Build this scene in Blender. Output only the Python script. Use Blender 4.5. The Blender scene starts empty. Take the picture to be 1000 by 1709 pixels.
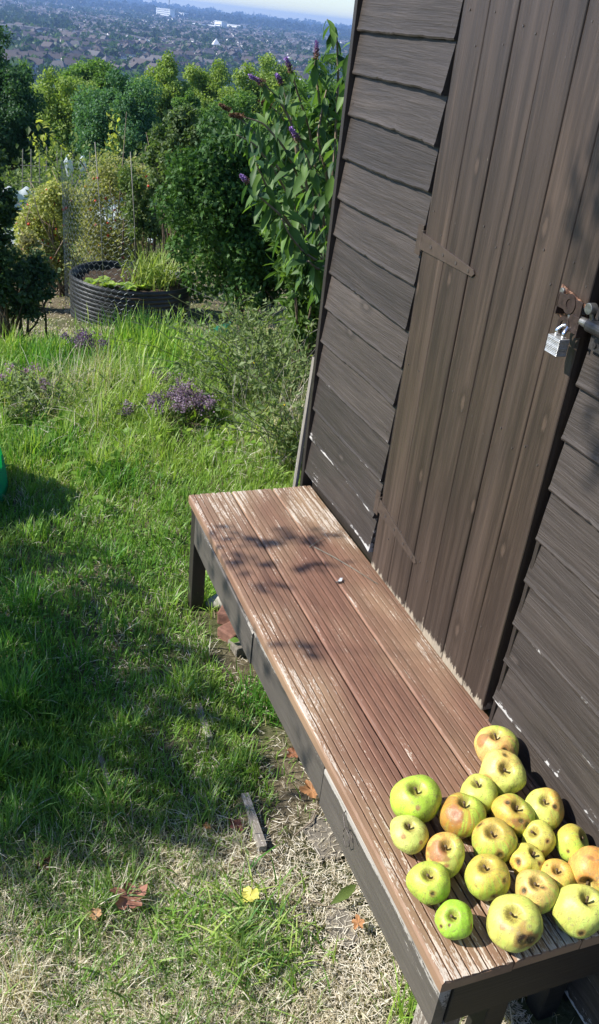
import bpy, bmesh, math, random
import numpy as np
from mathutils import Vector, Matrix

# ---------------------------------------------------------------- camera, sky, sun
SC = bpy.context.scene
COL = SC.collection
CAM = np.array([-1.073, 0.0, 1.344])
F = 1483.77
def _rot(a, b, c):
    ca, sa, cb, sb, cc, s_c = math.cos(a), math.sin(a), math.cos(b), math.sin(b), math.cos(c), math.sin(c)
    return (np.array([[ca, -sa, 0], [sa, ca, 0], [0, 0, 1]]) @ np.array([[1, 0, 0], [0, cb, -sb], [0, sb, cb]])
            @ np.array([[cc, 0, s_c], [0, 1, 0], [-s_c, 0, cc]]))
ROT = _rot(-0.4104, -0.5052, -0.1145)
cd = bpy.data.cameras.new('camera'); cam = bpy.data.objects.new('camera', cd); COL.objects.link(cam)
cd.sensor_fit = 'VERTICAL'; cd.sensor_height = 24.0; cd.sensor_width = 24.0
cd.lens = F / 1709 * 24.0; cd.clip_start = 0.02; cd.clip_end = 60000
r0, f0, u0 = ROT[:, 0], ROT[:, 1], ROT[:, 2]
cam.matrix_world = Matrix(((r0[0], u0[0], -f0[0], CAM[0]), (r0[1], u0[1], -f0[1], CAM[1]), (r0[2], u0[2], -f0[2], CAM[2]), (0, 0, 0, 1)))
SC.camera = cam

SUN = np.array([-1.0, 0.24, 0.88]); SUN /= np.linalg.norm(SUN)      # towards the sun
w = bpy.data.worlds.new('World'); SC.world = w; w.use_nodes = True
nt = w.node_tree; nt.nodes.clear()
sky = nt.nodes.new('ShaderNodeTexSky'); sky.sky_type = 'NISHITA'; sky.sun_disc = False
sky.sun_elevation = math.asin(SUN[2]); sky.sun_rotation = math.atan2(SUN[0], SUN[1])
sky.altitude = 100; sky.air_density = 1.0; sky.dust_density = 0.15; sky.ozone_density = 2.0
bg = nt.nodes.new('ShaderNodeBackground'); bg.inputs['Strength'].default_value = 0.10
out = nt.nodes.new('ShaderNodeOutputWorld')
tint = nt.nodes.new('ShaderNodeMix'); tint.data_type = 'RGBA'; tint.blend_type = 'MULTIPLY'; tint.inputs[0].default_value = 1.0; tint.inputs[7].default_value = (.84, .96, 1.20, 1)
nt.links.new(sky.outputs[0], tint.inputs[6]); nt.links.new(tint.outputs[2], bg.inputs[0]); nt.links.new(bg.outputs[0], out.inputs[0])
sd = bpy.data.lights.new('sun', 'SUN'); sd.energy = 5.0; sd.angle = math.radians(0.5); sd.color = (1.0, 0.955, 0.88)
so = bpy.data.objects.new('sun', sd); COL.objects.link(so)
so.rotation_euler = Vector(SUN).to_track_quat('Z', 'Y').to_euler(); so.location = (-6, 2, 6)
SC.view_settings.view_transform = 'Standard'; SC.view_settings.look = 'None'
SC.view_settings.exposure = 0.74; SC.view_settings.gamma = 1.0
try:
    SC.cycles.volume_max_steps = 32; SC.cycles.transparent_max_bounces = 12
except Exception: pass

RNG = np.random.default_rng(7)
random.seed(7)

# ---------------------------------------------------------------- helpers
def ray(px, py):
    return ROT @ np.array([(px - 500) / F, 1.0, -(py - 854.5) / F])
def at(px, py, y):                                   # the point at depth Y seen at a pixel of the photo
    d = ray(px, py); return CAM + d * (y - CAM[1]) / d[1]

TX = np.array([-60, 0, 2.4, 5.5, 8, 12, 25, 50, 120, 250, 480, 700, 6500, 8200, 9400, 12000.])
TZ = np.array([3.0, -.40, -.40, -.60, -.95, -1.6, -4.0, -9.5, -24, -44, -58, -62, -62, -48, -36, -36.])
def gz(x, y):
    x = np.asarray(x, float); y = np.asarray(y, float)
    z = np.interp(y, TX, TZ)
    n = .022 * np.sin(x * 2.1 + 1.3) * np.sin(y * 1.7 + .4) + .010 * np.sin(x * 5.3 + y * 2.2) + .006 * np.sin(x * 11 - y * 9)
    n = n * np.clip((y + 2) / 3, 0, 1)
    far = np.clip((y - 6500) / 2500, 0, 1)
    return z + n + far * (6 * np.sin(x / 700.) + 3 * np.sin(x / 260. + 1))
def ghit(px, py):                                    # where a pixel's ray meets the terrain
    d = ray(px, py); t = 2.0
    for _ in range(4000):
        p = CAM + d * t
        if p[2] <= gz(p[0], p[1]): break
        t *= 1.004
    return CAM + d * t

def tag(o, label=None, cat=None, group=None, kind=None):
    if label: o['label'] = label
    if cat: o['category'] = cat
    if group: o['group'] = group
    if kind: o['kind'] = kind
    return o
def empty(name, loc, label=None, cat=None, group=None):
    o = bpy.data.objects.new(name, None); COL.objects.link(o); o.location = loc; o.empty_display_size = .05
    return tag(o, label, cat, group)
def wloc(o):
    p = Vector((0, 0, 0))
    while o is not None: p = p + o.location; o = o.parent
    return np.array(p)
def npmesh(name, V, polys, mats, parent=None, col=None, mi=None, smooth=False, attr=None, loc=None):
    """V (n,3) world coordinates; polys: list of (m,k) int arrays. One mesh object."""
    V = np.asarray(V, float)
    base = wloc(parent) if parent is not None else (np.array(loc, float) if loc is not None else np.zeros(3))
    me = bpy.data.meshes.new(name)
    me.vertices.add(len(V)); me.vertices.foreach_set('co', (V - base).astype(np.float32).ravel())
    tot = np.concatenate([np.full(len(p), p.shape[1]) for p in polys if len(p)])
    li = np.concatenate([np.asarray(p).ravel() for p in polys if len(p)])
    me.loops.add(len(li)); me.polygons.add(len(tot))
    me.loops.foreach_set('vertex_index', li.astype(np.int32))
    me.polygons.foreach_set('loop_start', np.concatenate([[0], np.cumsum(tot)[:-1]]).astype(np.int32))
    me.polygons.foreach_set('loop_total', tot.astype(np.int32))
    if not isinstance(mats, (list, tuple)): mats = [mats]
    for m in mats: me.materials.append(m)
    if mi is not None: me.polygons.foreach_set('material_index', np.asarray(mi, np.int32))
    me.polygons.foreach_set('use_smooth', np.full(len(tot), bool(smooth)))
    me.update(calc_edges=True)
    if col is not None:
        a = me.color_attributes.new('col', 'FLOAT_COLOR', 'POINT')
        c = np.ones((len(V), 4), np.float32); c[:, :3] = col; a.data.foreach_set('color', c.ravel())
    if attr is not None:
        for k, v in attr.items():
            a = me.attributes.new(k, 'FLOAT', 'POINT'); a.data.foreach_set('value', np.asarray(v, np.float32))
    o = bpy.data.objects.new(name, me); COL.objects.link(o)
    if parent is not None: o.parent = parent
    elif loc is not None: o.location = loc
    return o
class MB:
    """collects shapes, builds one mesh"""
    def __init__(s): s.v = []; s.p = {}; s.n = 0; s.m = {}
    def add(s, V, polys, m=0):
        for p in polys:
            p = np.asarray(p)
            if len(p):
                s.p.setdefault(p.shape[1], []).append(p + s.n); s.m.setdefault(p.shape[1], []).append(np.full(len(p), m))
        s.v.append(np.asarray(V, float)); s.n += len(V); return s
    def box(s, x0, x1, y0, y1, z0, z1, m=0):
        return s.hexa([(x0,y0,z0),(x1,y0,z0),(x1,y1,z0),(x0,y1,z0),(x0,y0,z1),(x1,y0,z1),(x1,y1,z1),(x0,y1,z1)], m)
    def hexa(s, V, m=0):
        return s.add(V, [np.array([(0,3,2,1),(4,5,6,7),(0,1,5,4),(1,2,6,5),(2,3,7,6),(3,0,4,7)])], m)
    def tube(s, P, r, k=6, m=0, cap=True):
        P = np.asarray(P, float); n = len(P); r = np.broadcast_to(np.asarray(r, float), (n,))
        T = np.gradient(P, axis=0); T /= np.linalg.norm(T, axis=1)[:, None] + 1e-12
        up = np.array([0, 0, 1.]) if abs(T[0, 2]) < .9 else np.array([1., 0, 0])
        A = np.cross(T, up); A /= np.linalg.norm(A, axis=1)[:, None] + 1e-9; B = np.cross(T, A)
        a = np.linspace(0, 2*np.pi, k, endpoint=False)
        V = P[:, None] + r[:, None, None] * (A[:, None] * np.cos(a)[None, :, None] + B[:, None] * np.sin(a)[None, :, None])
        i = np.arange(n-1)[:, None] * k; j = np.arange(k)[None]; jn = (j + 1) % k
        q = np.stack([i+j, i+jn, i+k+jn, i+k+j], -1).reshape(-1, 4)
        V = V.reshape(-1, 3)
        s.add(V, [q], m)
        if cap and n:
            b = s.n - n*k
            s.p.setdefault(k, []).append(np.array([np.arange(k)[::-1] + b, np.arange(k) + b + (n-1)*k])); s.m.setdefault(k, []).append(np.full(2, m))
        return s
    def build(s, name, mats, parent=None, smooth=False, bevel=0, jit=0, **kw):
        V = np.concatenate(s.v); ks = sorted(s.p); polys = [np.concatenate(s.p[k]) for k in ks]
        mi = np.concatenate([np.concatenate(s.m[k]) for k in ks])
        if jit: V = V + RNG.normal(0, jit, V.shape)
        o = npmesh(name, V, polys, mats, parent, mi=mi, smooth=smooth, **kw)
        if bevel:
            md = o.modifiers.new('bevel', 'BEVEL'); md.width = bevel; md.segments = 2; md.limit_method = 'ANGLE'
        return o
def norm(a): return a / (np.linalg.norm(a, axis=-1, keepdims=True) + 1e-12)
def scatter(T, polys, P, Y, Z, s):
    """copies template T (k,3) to frames with length axis Y and normal Z"""
    Y = norm(Y); X = norm(np.cross(Y, Z)); Zn = np.cross(X, Y)
    s = np.asarray(s, float)
    if s.ndim == 1: s = s[:, None]
    V = P[:, None] + s[:, None] * (T[None, :, 0:1] * X[:, None] + T[None, :, 1:2] * Y[:, None] + T[None, :, 2:3] * Zn[:, None])
    k = len(T); off = (np.arange(len(P)) * k)[:, None, None]
    return V.reshape(-1, 3), [(np.asarray(p)[None] + off).reshape(-1, np.asarray(p).shape[1]) for p in polys]
LEAF4 = np.array([(0,0,0),(.32,.45,.06),(0,1,-.05),(-.32,.45,.06)]); LEAF4P = [np.array([(0,1,2),(0,2,3)])]
LEAF8 = np.array([(0,0,0),(.10,.22,.03),(.145,.5,.02),(.08,.8,-.05),(0,1,-.14),(-.08,.8,-.05),(-.145,.5,.02),(-.10,.22,.03),(0,.25,-.01),(0,.55,-.03),(0,.82,-.09)])
LEAF8P = [np.array([(0,1,8),(8,7,0),(10,3,4),(10,4,5)]), np.array([(1,2,9,8),(8,9,6,7),(2,3,10,9),(9,10,5,6)])]
def rdir(n, rng=RNG): return norm(rng.normal(size=(n, 3)))
def cmix(a, b, t): t = np.asarray(t)[..., None]; return np.asarray(a) * (1 - t) + np.asarray(b) * t

# ---------------------------------------------------------------- materials
class N:
    """tiny node-graph writer"""
    def __init__(s, name):
        s.mat = bpy.data.materials.new(name); s.mat.use_nodes = True; s.t = s.mat.node_tree; s.t.nodes.clear()
        s.out = s.t.nodes.new('ShaderNodeOutputMaterial')
    def n(s, ty, **kw):
        d = s.t.nodes.new(ty)
        for k, v in kw.items():
            if k in d.inputs.keys() if isinstance(k, str) else False: s.set(d.inputs[k], v)
            else: setattr(d, k, v)
        return d
    def set(s, inp, v):
        if isinstance(v, bpy.types.NodeSocket): s.t.links.new(v, inp)
        else:
            if inp.type == 'RGBA' and len(v) == 3: v = (*v, 1)
            inp.default_value = v
    def coord(s, scale=(1, 1, 1), kind='Object', loc=(0, 0, 0)):
        c = s.t.nodes.new('ShaderNodeTexCoord'); m = s.t.nodes.new('ShaderNodeMapping')
        m.inputs['Scale'].default_value = scale; m.inputs['Location'].default_value = loc
        s.t.links.new(c.outputs[kind], m.inputs[0]); return m.outputs[0]
    def noise(s, vec, scale=5, detail=4, rough=.55, dist=0):
        d = s.t.nodes.new('ShaderNodeTexNoise'); s.set(d.inputs['Vector'], vec)
        d.inputs['Scale'].default_value = scale; d.inputs['Detail'].default_value = detail
        d.inputs['Roughness'].default_value = rough; d.inputs['Distortion'].default_value = dist
        return d.outputs['Fac']
    def ramp(s, fac, stops, interp='LINEAR'):
        d = s.t.nodes.new('ShaderNodeValToRGB'); s.set(d.inputs[0], fac); cr = d.color_ramp; cr.interpolation = interp
        while len(cr.elements) > 1: cr.elements.remove(cr.elements[-1])
        for i, (p, c) in enumerate(stops):
            e = cr.elements[0] if i == 0 else cr.elements.new(p)
            e.position = p; c = (c, c, c) if isinstance(c, (int, float)) else c; e.color = (*c[:3], 1)
        return d.outputs[0]
    def mix(s, f, a, b, mode='MIX'):
        d = s.t.nodes.new('ShaderNodeMix'); d.data_type = 'RGBA'; d.blend_type = mode
        s.set(d.inputs[0], f); s.set(d.inputs[6], a); s.set(d.inputs[7], b); return d.outputs[2]
    def math(s, op, a, b=0.0, clamp=False):
        d = s.t.nodes.new('ShaderNodeMath'); d.operation = op; d.use_clamp = clamp
        s.set(d.inputs[0], a); s.set(d.inputs[1], b); return d.outputs[0]
    def attr(s, name, which='Color'):
        d = s.t.nodes.new('ShaderNodeAttribute'); d.attribute_name = name; return d.outputs[which]
    def bump(s, h, dist=.002, strength=1.0):
        d = s.t.nodes.new('ShaderNodeBump'); d.inputs['Distance'].default_value = dist; d.inputs['Strength'].default_value = strength
        s.set(d.inputs['Height'], h); return d.outputs[0]
    def bsdf(s, col, rough=.6, bump=None, spec=.5, metal=0.0, **kw):
        d = s.t.nodes.new('ShaderNodeBsdfPrincipled'); s.set(d.inputs['Base Color'], col); s.set(d.inputs['Roughness'], rough)
        s.set(d.inputs['Specular IOR Level'], spec); s.set(d.inputs['Metallic'], metal)
        if bump is not None: s.set(d.inputs['Normal'], bump)
        for k, v in kw.items(): s.set(d.inputs[k.replace('_', ' ')], v)
        s.t.links.new(d.outputs[0], s.out.inputs[0]); return d
def leaf_mat(name, col=None, trans=.45, rough=.5, spec=.3, tcol=1.3):
    g = N(name); c = g.attr('col') if col is None else col
    b = g.bsdf(c, rough, spec=spec)
    t = g.t.nodes.new('ShaderNodeBsdfTranslucent')
    tc = g.mix(.999, c if isinstance(c, bpy.types.NodeSocket) else (*c, 1), (tcol, tcol * 1.05, tcol * .45, 1), 'MULTIPLY')
    g.t.links.new(tc, t.inputs[0])
    m = g.t.nodes.new('ShaderNodeMixShader'); m.inputs[0].default_value = trans
    g.t.links.new(b.outputs[0], m.inputs[1]); g.t.links.new(t.outputs[0], m.inputs[2]); g.t.links.new(m.outputs[0], g.out.inputs[0])
    return g.mat
def plain(name, col, rough=.6, metal=0., spec=.5, var=.25, scale=20, bump=.0005):
    g = N(name); v = g.coord()
    n = g.noise(v, scale, 5); c = g.ramp(n, [(.25, tuple(x * (1 - var) for x in col)), (.75, tuple(min(1, x * (1 + var)) for x in col))])
    g.bsdf(c, rough, g.bump(n, bump) if bump else None, spec, metal); return g.mat
M = {}
def wood_paint(name, paint, wood, ax, wear=.5, dark=None, rough=.5, big=1.0, edge=True, bumpd=.0012, spec=.5, streak=1.0, knots=True, darkamt=.45, bands=0.0, along=.045, fs=1.0, ec=.42, chip=0.0):
    """painted timber, grain along axis ax (0,1,2); paint worn off in streaks along the grain"""
    g = N(name)
    def sc(a, b): s = [a, a, a]; s[ax] = b; return tuple(s)
    kn = g.noise(g.coord(sc(3.2, 1.6)), 2.3, 1, .4)
    v0 = g.coord(sc(fs, along)); vm = g.t.nodes.new('ShaderNodeVectorMath'); vm.operation = 'ADD'
    # the grain bends slowly
    bend = g.noise(g.coord(sc(5, .9)), 1.0, 2); off = g.math('MULTIPLY', g.math('SUBTRACT', bend, .5), .05)
    cmb = g.t.nodes.new('ShaderNodeCombineXYZ')
    for i in range(3):
        if i != ax: g.set(cmb.inputs[i], off)
    g.set(vm.inputs[0], v0); g.set(vm.inputs[1], cmb.outputs[0]); v = vm.outputs[0]
    grain = g.noise(v, 260, 5, .6); grain2 = g.noise(v, 75, 4, .6)
    fine = g.noise(g.coord(sc(1, .25)), 420, 3, .6)
    large = g.noise(g.coord(sc(1, .5)), 3.0 * big, 3, .5)
    pc = g.ramp(grain2, [(.25, tuple(x * (1 - .22 * streak) for x in paint)), (.5, paint), (.75, tuple(min(1, x * (1 + .30 * streak)) for x in paint))])
    pc = g.mix(g.ramp(large, [(.35, 0), (.62, darkamt)]), pc, dark or tuple(x * .7 for x in paint))
    if bands:
        wide = g.noise(g.coord(sc(1, .03)), 34, 3, .6)
        pc = g.mix(g.ramp(wide, [(.38, bands), (.56, 0)]), pc, tuple(x * .33 for x in paint)); pc = g.mix(g.ramp(wide, [(.52, 0), (.70, bands * .7)]), pc, tuple(x * k for x, k in zip(paint, (1.55, 1.65, 1.8))))
    pc = g.mix(g.ramp(grain, [(.52, 0), (.72, .35)]), pc, tuple(min(1, x * 1.9) for x in paint))
    tn = g.math('ADD', g.attr('tint', 'Fac'), 1.0); tcb = g.t.nodes.new('ShaderNodeCombineColor'); g.set(tcb.inputs[0], tn); g.set(tcb.inputs[1], tn); g.set(tcb.inputs[2], tn); pc = g.mix(1.0, pc, tcb.outputs[0], 'MULTIPLY')
    m1 = g.math('ADD', g.math('MULTIPLY', grain2, .55), g.math('MULTIPLY', fine, .35))
    m1 = g.math('ADD', m1, g.math('MULTIPLY', large, .42))
    if edge:
        e = g.attr('edge', 'Fac'); m1 = g.math('ADD', m1, g.math('MULTIPLY', e, ec))
    mask = g.ramp(m1, [(.985 - wear * .42, 0), (1.015 - wear * .42, 1)])
    wc = g.ramp(grain, [(.3, tuple(x * .62 for x in wood)), (.7, wood)])
    c = g.mix(mask, pc, wc)
    if knots:
        kv = g.t.nodes.new('ShaderNodeTexVoronoi'); ks = [1.0, 1.0, 1.0]; ks[ax] = .42; kv.voronoi_dimensions = '2D'; kx = g.t.nodes.new('ShaderNodeSeparateXYZ'); g.set(kx.inputs[0], g.coord(tuple(ks))); kc = g.t.nodes.new('ShaderNodeCombineXYZ'); g.set(kc.inputs[0], kx.outputs[1]); g.set(kc.inputs[1], kx.outputs[2]); g.set(kv.inputs['Vector'], kc.outputs[0]); kv.inputs['Scale'].default_value = 7.0
        sep = g.t.nodes.new('ShaderNodeSeparateColor'); g.set(sep.inputs[0], kv.outputs['Color'])
        on = g.ramp(sep.outputs[0], [(.55, 0), (.56, 1)])
        kd = g.math('ADD', kv.outputs['Distance'], g.math('MULTIPLY', g.math('SUBTRACT', fine, .5), .08))
        rim = g.math('MULTIPLY', g.ramp(kd, [(.035, 0), (.06, 1), (.075, 1), (.15, 0)]), on)
        c = g.mix(g.math('MULTIPLY', rim, .55), c, tuple(x * .45 for x in paint))
        c = g.mix(g.math('MULTIPLY', g.math('MULTIPLY', g.ramp(kd, [(.02, 1), (.06, 0)]), on), .6), c, tuple(min(1, x * 1.8) for x in paint))
    hb = g.math('ADD', g.math('MULTIPLY', grain, .5), g.math('MULTIPLY', grain2, .7))
    hb = g.math('SUBTRACT', hb, g.math('MULTIPLY', mask, .35))
    rr = g.ramp(mask, [(0, rough), (1, .85)])
    g.bsdf(c, rr, g.bump(hb, bumpd), spec)
    return g.mat
M['deck'] = wood_paint('deck_paint', (.165, .084, .055), (.62, .53, .43), 1, .63, dark=(.31, .21, .125), rough=.55, big=1.2, edge=True, bumpd=.0002, knots=False, darkamt=.8, streak=1.5, along=.10, fs=1.7, ec=.25)
M['clad'] = wood_paint('cladding_paint', (.0475, .0385, .0325), (.48, .46, .43), 1, .22, rough=.52, edge=True, bumpd=.0034, spec=.35, streak=1.8, ec=.5)
M['door'] = wood_paint('door_stain', (.052, .036, .026), (.36, .30, .22), 2, .24, dark=(.032, .023, .018), rough=.46, big=2.0, edge=True, bumpd=.0020, spec=.5, bands=.50, darkamt=.6, streak=2.0, along=.03)
M['frame'] = wood_paint('frame_paint', (.028, .022, .018), (.3, .27, .23), 2, .05, rough=.5, edge=False)
M['apron'] = wood_paint('apron_paint', (.085, .074, .062), (.40, .37, .32), 1, .30, rough=.55, edge=True, bumpd=.0012)
M['rail'] = wood_paint('end_rail_paint', (.014, .012, .010), (.2, .17, .12), 0, .2, rough=.6, edge=False)
M['post'] = wood_paint('weathered_post', (.16, .13, .10), (.42, .38, .31), 2, .75, rough=.8, edge=False)
M['greywood'] = wood_paint('grey_weathered_wood', (.24, .21, .17), (.5, .46, .40), 1, .7, rough=.85, edge=False)
M['palewood'] = wood_paint('pale_batten_wood', (.20, .18, .15), (.5, .46, .41), 2, .7, rough=.85, edge=False)
M['hinge'] = plain('painted_iron', (.058, .042, .032), .45, 0, .5, .3, 60)
M['nail'] = plain('old_nail', (.10, .085, .075), .45, .5, .5, .3, 300)
g = N('rusty_steel'); v = g.coord(); n = g.noise(v, 90, 6, .65)
g.bsdf(g.ramp(n, [(.35, (.035, .024, .020)), (.50, (.12, .055, .032)), (.68, (.42, .24, .15))]), g.ramp(n, [(.4, .4), (.6, .8)]), g.bump(n, .0006), .5, g.ramp(n, [(.4, .6), (.55, .1)])); M['rust'] = g.mat
g = N('galvanised_steel'); n = g.noise(g.coord(), 120, 5); g.bsdf(g.ramp(n, [(.3, (.20, .19, .17)), (.7, (.42, .41, .38))]), .42, g.bump(n, .0002), .5, .85); M['galv'] = g.mat
M['darkiron'] = plain('dark_rusty_iron', (.040, .026, .021), .5, .3, .5, .5, 120); M['greyiron'] = plain('grey_painted_iron', (.055, .052, .050), .42, .3, .5, .4, 90)
g = N('chromed_shackle'); n = g.noise(g.coord(), 60, 3); g.bsdf((.75, .75, .75), .22, None, .5, 1.0); M['chrome'] = g.mat
g = N('laminated_steel'); wv = g.t.nodes.new('ShaderNodeTexWave'); wv.wave_type = 'BANDS'; wv.bands_direction = 'Z'; wv.inputs['Scale'].default_value = 110
g.set(wv.inputs['Vector'], g.coord()); n = g.noise(g.coord(), 200, 4)
g.bsdf(g.ramp(n, [(.3, (.42, .42, .40)), (.7, (.66, .66, .64))]), .38, g.bump(wv.outputs['Fac'], .0008), .5, .7); M['lam'] = g.mat
g = N('black_plastic'); n = g.noise(g.coord(), 9, 5); g.bsdf(g.ramp(n, [(.3, (.010, .011, .012)), (.75, (.028, .030, .031))]), .45, g.bump(n, .001), .5); M['blackp'] = g.mat
M['soil'] = plain('dark_soil', (.05, .036, .024), .95, 0, .2, .5, 30, .01)
M['wire'] = plain('wire_mesh', (.26, .29, .29), .5, .5, .5, .2, 50, 0)
M['cane'] = plain('bamboo_cane', (.20, .19, .15), .6, 0, .4, .3, 30)
M['brick'] = plain('brick_clay', (.20, .10, .07), .85, 0, .3, .35, 60, .002)
M['stone'] = plain('pale_stone', (.36, .34, .28), .85, 0, .3, .35, 25, .004)
M['bark'] = plain('bark', (.10, .075, .05), .9, 0, .3, .45, 25, .01)
M['twig'] = plain('dry_twig', (.26, .20, .14), .8, 0, .3, .3, 60)
M['stemg'] = plain('green_stem', (.12, .15, .05), .6, 0, .3, .3, 60)
M['leafv'] = leaf_mat('leaf_green')
M['leafd'] = leaf_mat('leaf_dark_gloss', trans=.30, rough=.55, spec=.22)
M['grass'] = leaf_mat('grass_blade', trans=.40, rough=.45, spec=.35)
M['petal'] = leaf_mat('flower_petal', trans=.3, rough=.7, spec=.2, tcol=1.0)
M['dryleaf'] = leaf_mat('dry_leaf', trans=.2, rough=.7, spec=.2, tcol=1.0)
M['house_wall'] = plain('render_wall', (.74, .72, .68), .85, 0, .3, .25, .05, 0)
M['house_brick'] = plain('brick_wall', (.24, .20, .17), .9, 0, .3, .25, .05, 0)
M['roof_red'] = plain('red_roof_tile', (.085, .072, .068), .85, 0, .3, .3, .05, 0)
M['roof_grey'] = plain('grey_roof_slate', (.10, .095, .095), .7, 0, .3, .3, .05, 0)
M['white'] = plain('white_cladding', (.75, .76, .76), .5, 0, .4, .1, .05, 0)
M['winglass'] = plain('window_glass', (.05, .06, .08), .2, 0, .6, .1, 1, 0)
M['fleece'] = leaf_mat('white_fleece', (.62, .68, .74), .3, .6, .3, 1.0)
M['teal'] = leaf_mat('teal_netting', (.03, .48, .38), .6, .5, .3, 1.2)
M['greenp'] = plain('green_plastic', (.02, .16, .09), .3, 0, .5, .2, 20, 0)

# ---------------------------------------------------------------- ground, terrain, haze
def grid_axis(lo, hi, s0, n):
    t = np.linspace(-1, 1, n); a = np.sinh(t * 9.0) / np.sinh(9.0)
    return np.where(a < 0, -a * lo, a * hi)
gx = np.unique(np.concatenate([np.arange(-3, 3.01, .08), -1 + grid_axis(-9000, 9000, 0, 120)]))
gy = np.unique(np.concatenate([np.arange(-1, 8.01, .08), np.geomspace(8, 9500, 90), -np.geomspace(1, 200, 20), [6500, 8200, 9400]]))
X, Y = np.meshgrid(gx, gy); Z = gz(X, Y)
micro = RNG.normal(0, .006, Z.shape) * ((Y < 8) & (np.abs(X) < 3)); Z = Z + micro - .004
V = np.stack([X, Y, Z], -1).reshape(-1, 3); nx, ny = len(gx), len(gy)
i = (np.arange(ny - 1)[:, None] * nx + np.arange(nx - 1)[None]).ravel()
g = N('ground_soil'); v = g.coord()
n1 = g.noise(v, 3, 5); n2 = g.noise(v, 60, 6, .7); n3 = g.noise(v, .004, 6, .6)
near = g.ramp(n2, [(.3, (.05, .04, .022)), (.5, (.13, .105, .065)), (.7, (.26, .22, .15))])
near = g.mix(g.ramp(n1, [(.4, 0), (.62, .6)]), near, (.055, .085, .02))
far = g.ramp(n3, [(.35, (.018, .034, .014)), (.5, (.035, .06, .02)), (.62, (.09, .11, .05)), (.72, (.14, .13, .08))])
sx = g.t.nodes.new('ShaderNodeSeparateXYZ'); g.set(sx.inputs[0], g.coord())
fm = g.ramp(g.math('MULTIPLY', sx.outputs[1], 1 / 1000.), [(.012, 0), (.03, 1)])
g.bsdf(g.mix(fm, near, far), .95, g.bump(n2, .006), .15)
npmesh('ground', V, [np.stack([i, i + 1, i + nx + 1, i + nx], 1)], g.mat, smooth=True)
tag(bpy.data.objects['ground'], 'sloping ground falling away from the shed to the valley and the horizon', kind='structure')

g = N('haze_air'); pv = g.t.nodes.new('ShaderNodeVolumePrincipled')
pv.inputs['Color'].default_value = (.36, .58, 1.0, 1); pv.inputs['Density'].default_value = .00014
pv.inputs['Anisotropy'].default_value = .2
g.t.links.new(pv.outputs[0], g.out.inputs['Volume'])
mb = MB(); mb.box(-9600, 9800, -230, 9800, -80, 30); hz = mb.build('haze', g.mat); tag(hz, 'thin blue summer haze over the valley', kind='stuff')
# ---------------------------------------------------------------- garden shed
shed = empty('garden_shed', (0, .9, -.40), 'dark brown weatherboarded garden shed with a plank door beside the bench', 'shed')
Y_CORN, Y_CLAD_IN, Y_D1, Y_D0, Y_R = 2.42, 1.905, 1.882, 1.262, 1.24
YEND = -.55
def cladding(name, y0, y1, zs, parent, seed, curl=0.0, end_hi=True):
    """lapped boards along Y; zs = heights of the lower edges (at far end, near end)"""
    rng = np.random.default_rng(seed); mb_v = []; polys = []; edge = []; nb = 0; tint = []
    n = max(12, int((y1 - y0) / .012)); ys = np.linspace(y0, y1, n)
    for k, (za, zb, zt_a, zt_b) in enumerate(zs):
        t = (ys - y0) / (y1 - y0)
        ph = rng.uniform(0, 6, 4); amp = rng.uniform(.001, .0022)
        wav = amp * np.sin(t * rng.uniform(3, 7) + ph[0]) + .0006 * np.sin(ys * 60 + ph[1]) + .0004 * rng.normal(size=n)
        c = rng.uniform(-.5, 1.0) * curl; wav = wav - c * .012 * np.exp(-(ys - y0) / .06) * rng.uniform(.3, 1)
        # split chips near the ends
        for q in range(3):
            yc = rng.uniform(y0, y1); wav = wav + rng.uniform(.001, .003) * np.exp(-((ys - yc) / .004) ** 2)
        zl = zb + (za - zb) * t + wav; zt = zt_b + (zt_a - zt_b) * t
        thick = .0165 + .002 * np.sin(ys * 9 + ph[2]) + c * .006 * np.exp(-(ys - y0) / .05)
        ox = rng.uniform(-.0015, .0015)
        rows = [(0.004, zt), (-.003 + 0 * ys, zt), (-.003 - .35 * thick, zl + (zt - zl) * .6), (-.85 * thick, zl + .012), (-thick, zl + .004), (-thick + .002, zl), (.0 * ys, zl + .001), (.004 + 0 * ys, zl + .004)]
        ed = [0, 0, -.05, .45, .80, .8, .4, 0]
        m = len(rows); VV = np.zeros((n, m, 3))
        for j, (xx, zz) in enumerate(rows):
            VV[:, j, 0] = xx + ox; VV[:, j, 1] = ys; VV[:, j, 2] = zz
        if end_hi: VV[0, :, 1] += rng.uniform(-.004, .003)
        ii = (np.arange(n - 1)[:, None] * m + np.arange(m - 1)[None]).ravel()
        b = nb
        polys.append(np.stack([ii, ii + 1, ii + m + 1, ii + m], 1) + b)
        caps = np.array([[b + j for j in range(m)][::-1], [b + (n - 1) * m + j for j in range(m)]])
        mb_v.append(VV.reshape(-1, 3)); e = np.tile(ed, n) * 1.0
        ed_end = np.repeat(np.exp(-(ys - y0) / .010) * .25, m); fl = np.clip(.62 + .35 * np.sin(ys * rng.uniform(9, 16) + ph[0]) + .3 * np.sin(ys * 41 + ph[3]) + .25 * rng.normal(size=n), 0, 1.1)
        low = np.clip(1.10 - 1.5 * zb, .10, 1.0); e = np.clip(e * np.repeat(fl, m) * low * rng.uniform(.5, 1.0) + ed_end * low, 0, 1)
        edge.append(e); nb += n * m; tint.append(np.full(n * m, rng.uniform(-.24, .26)))
        polys.append(caps)
    p4 = np.concatenate([p for p in polys if p.shape[1] == 4]); p8 = np.concatenate([p for p in polys if p.shape[1] == 8])
    return npmesh(name, np.concatenate(mb_v), [p4, p8], M['clad'], parent, attr={'edge': np.concatenate(edge), 'tint': np.concatenate(tint)})
lz = [1.329,1.228,1.123,1.013,.907,.803,.696,.592,.484,.376,.262,.161,.036]
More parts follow.
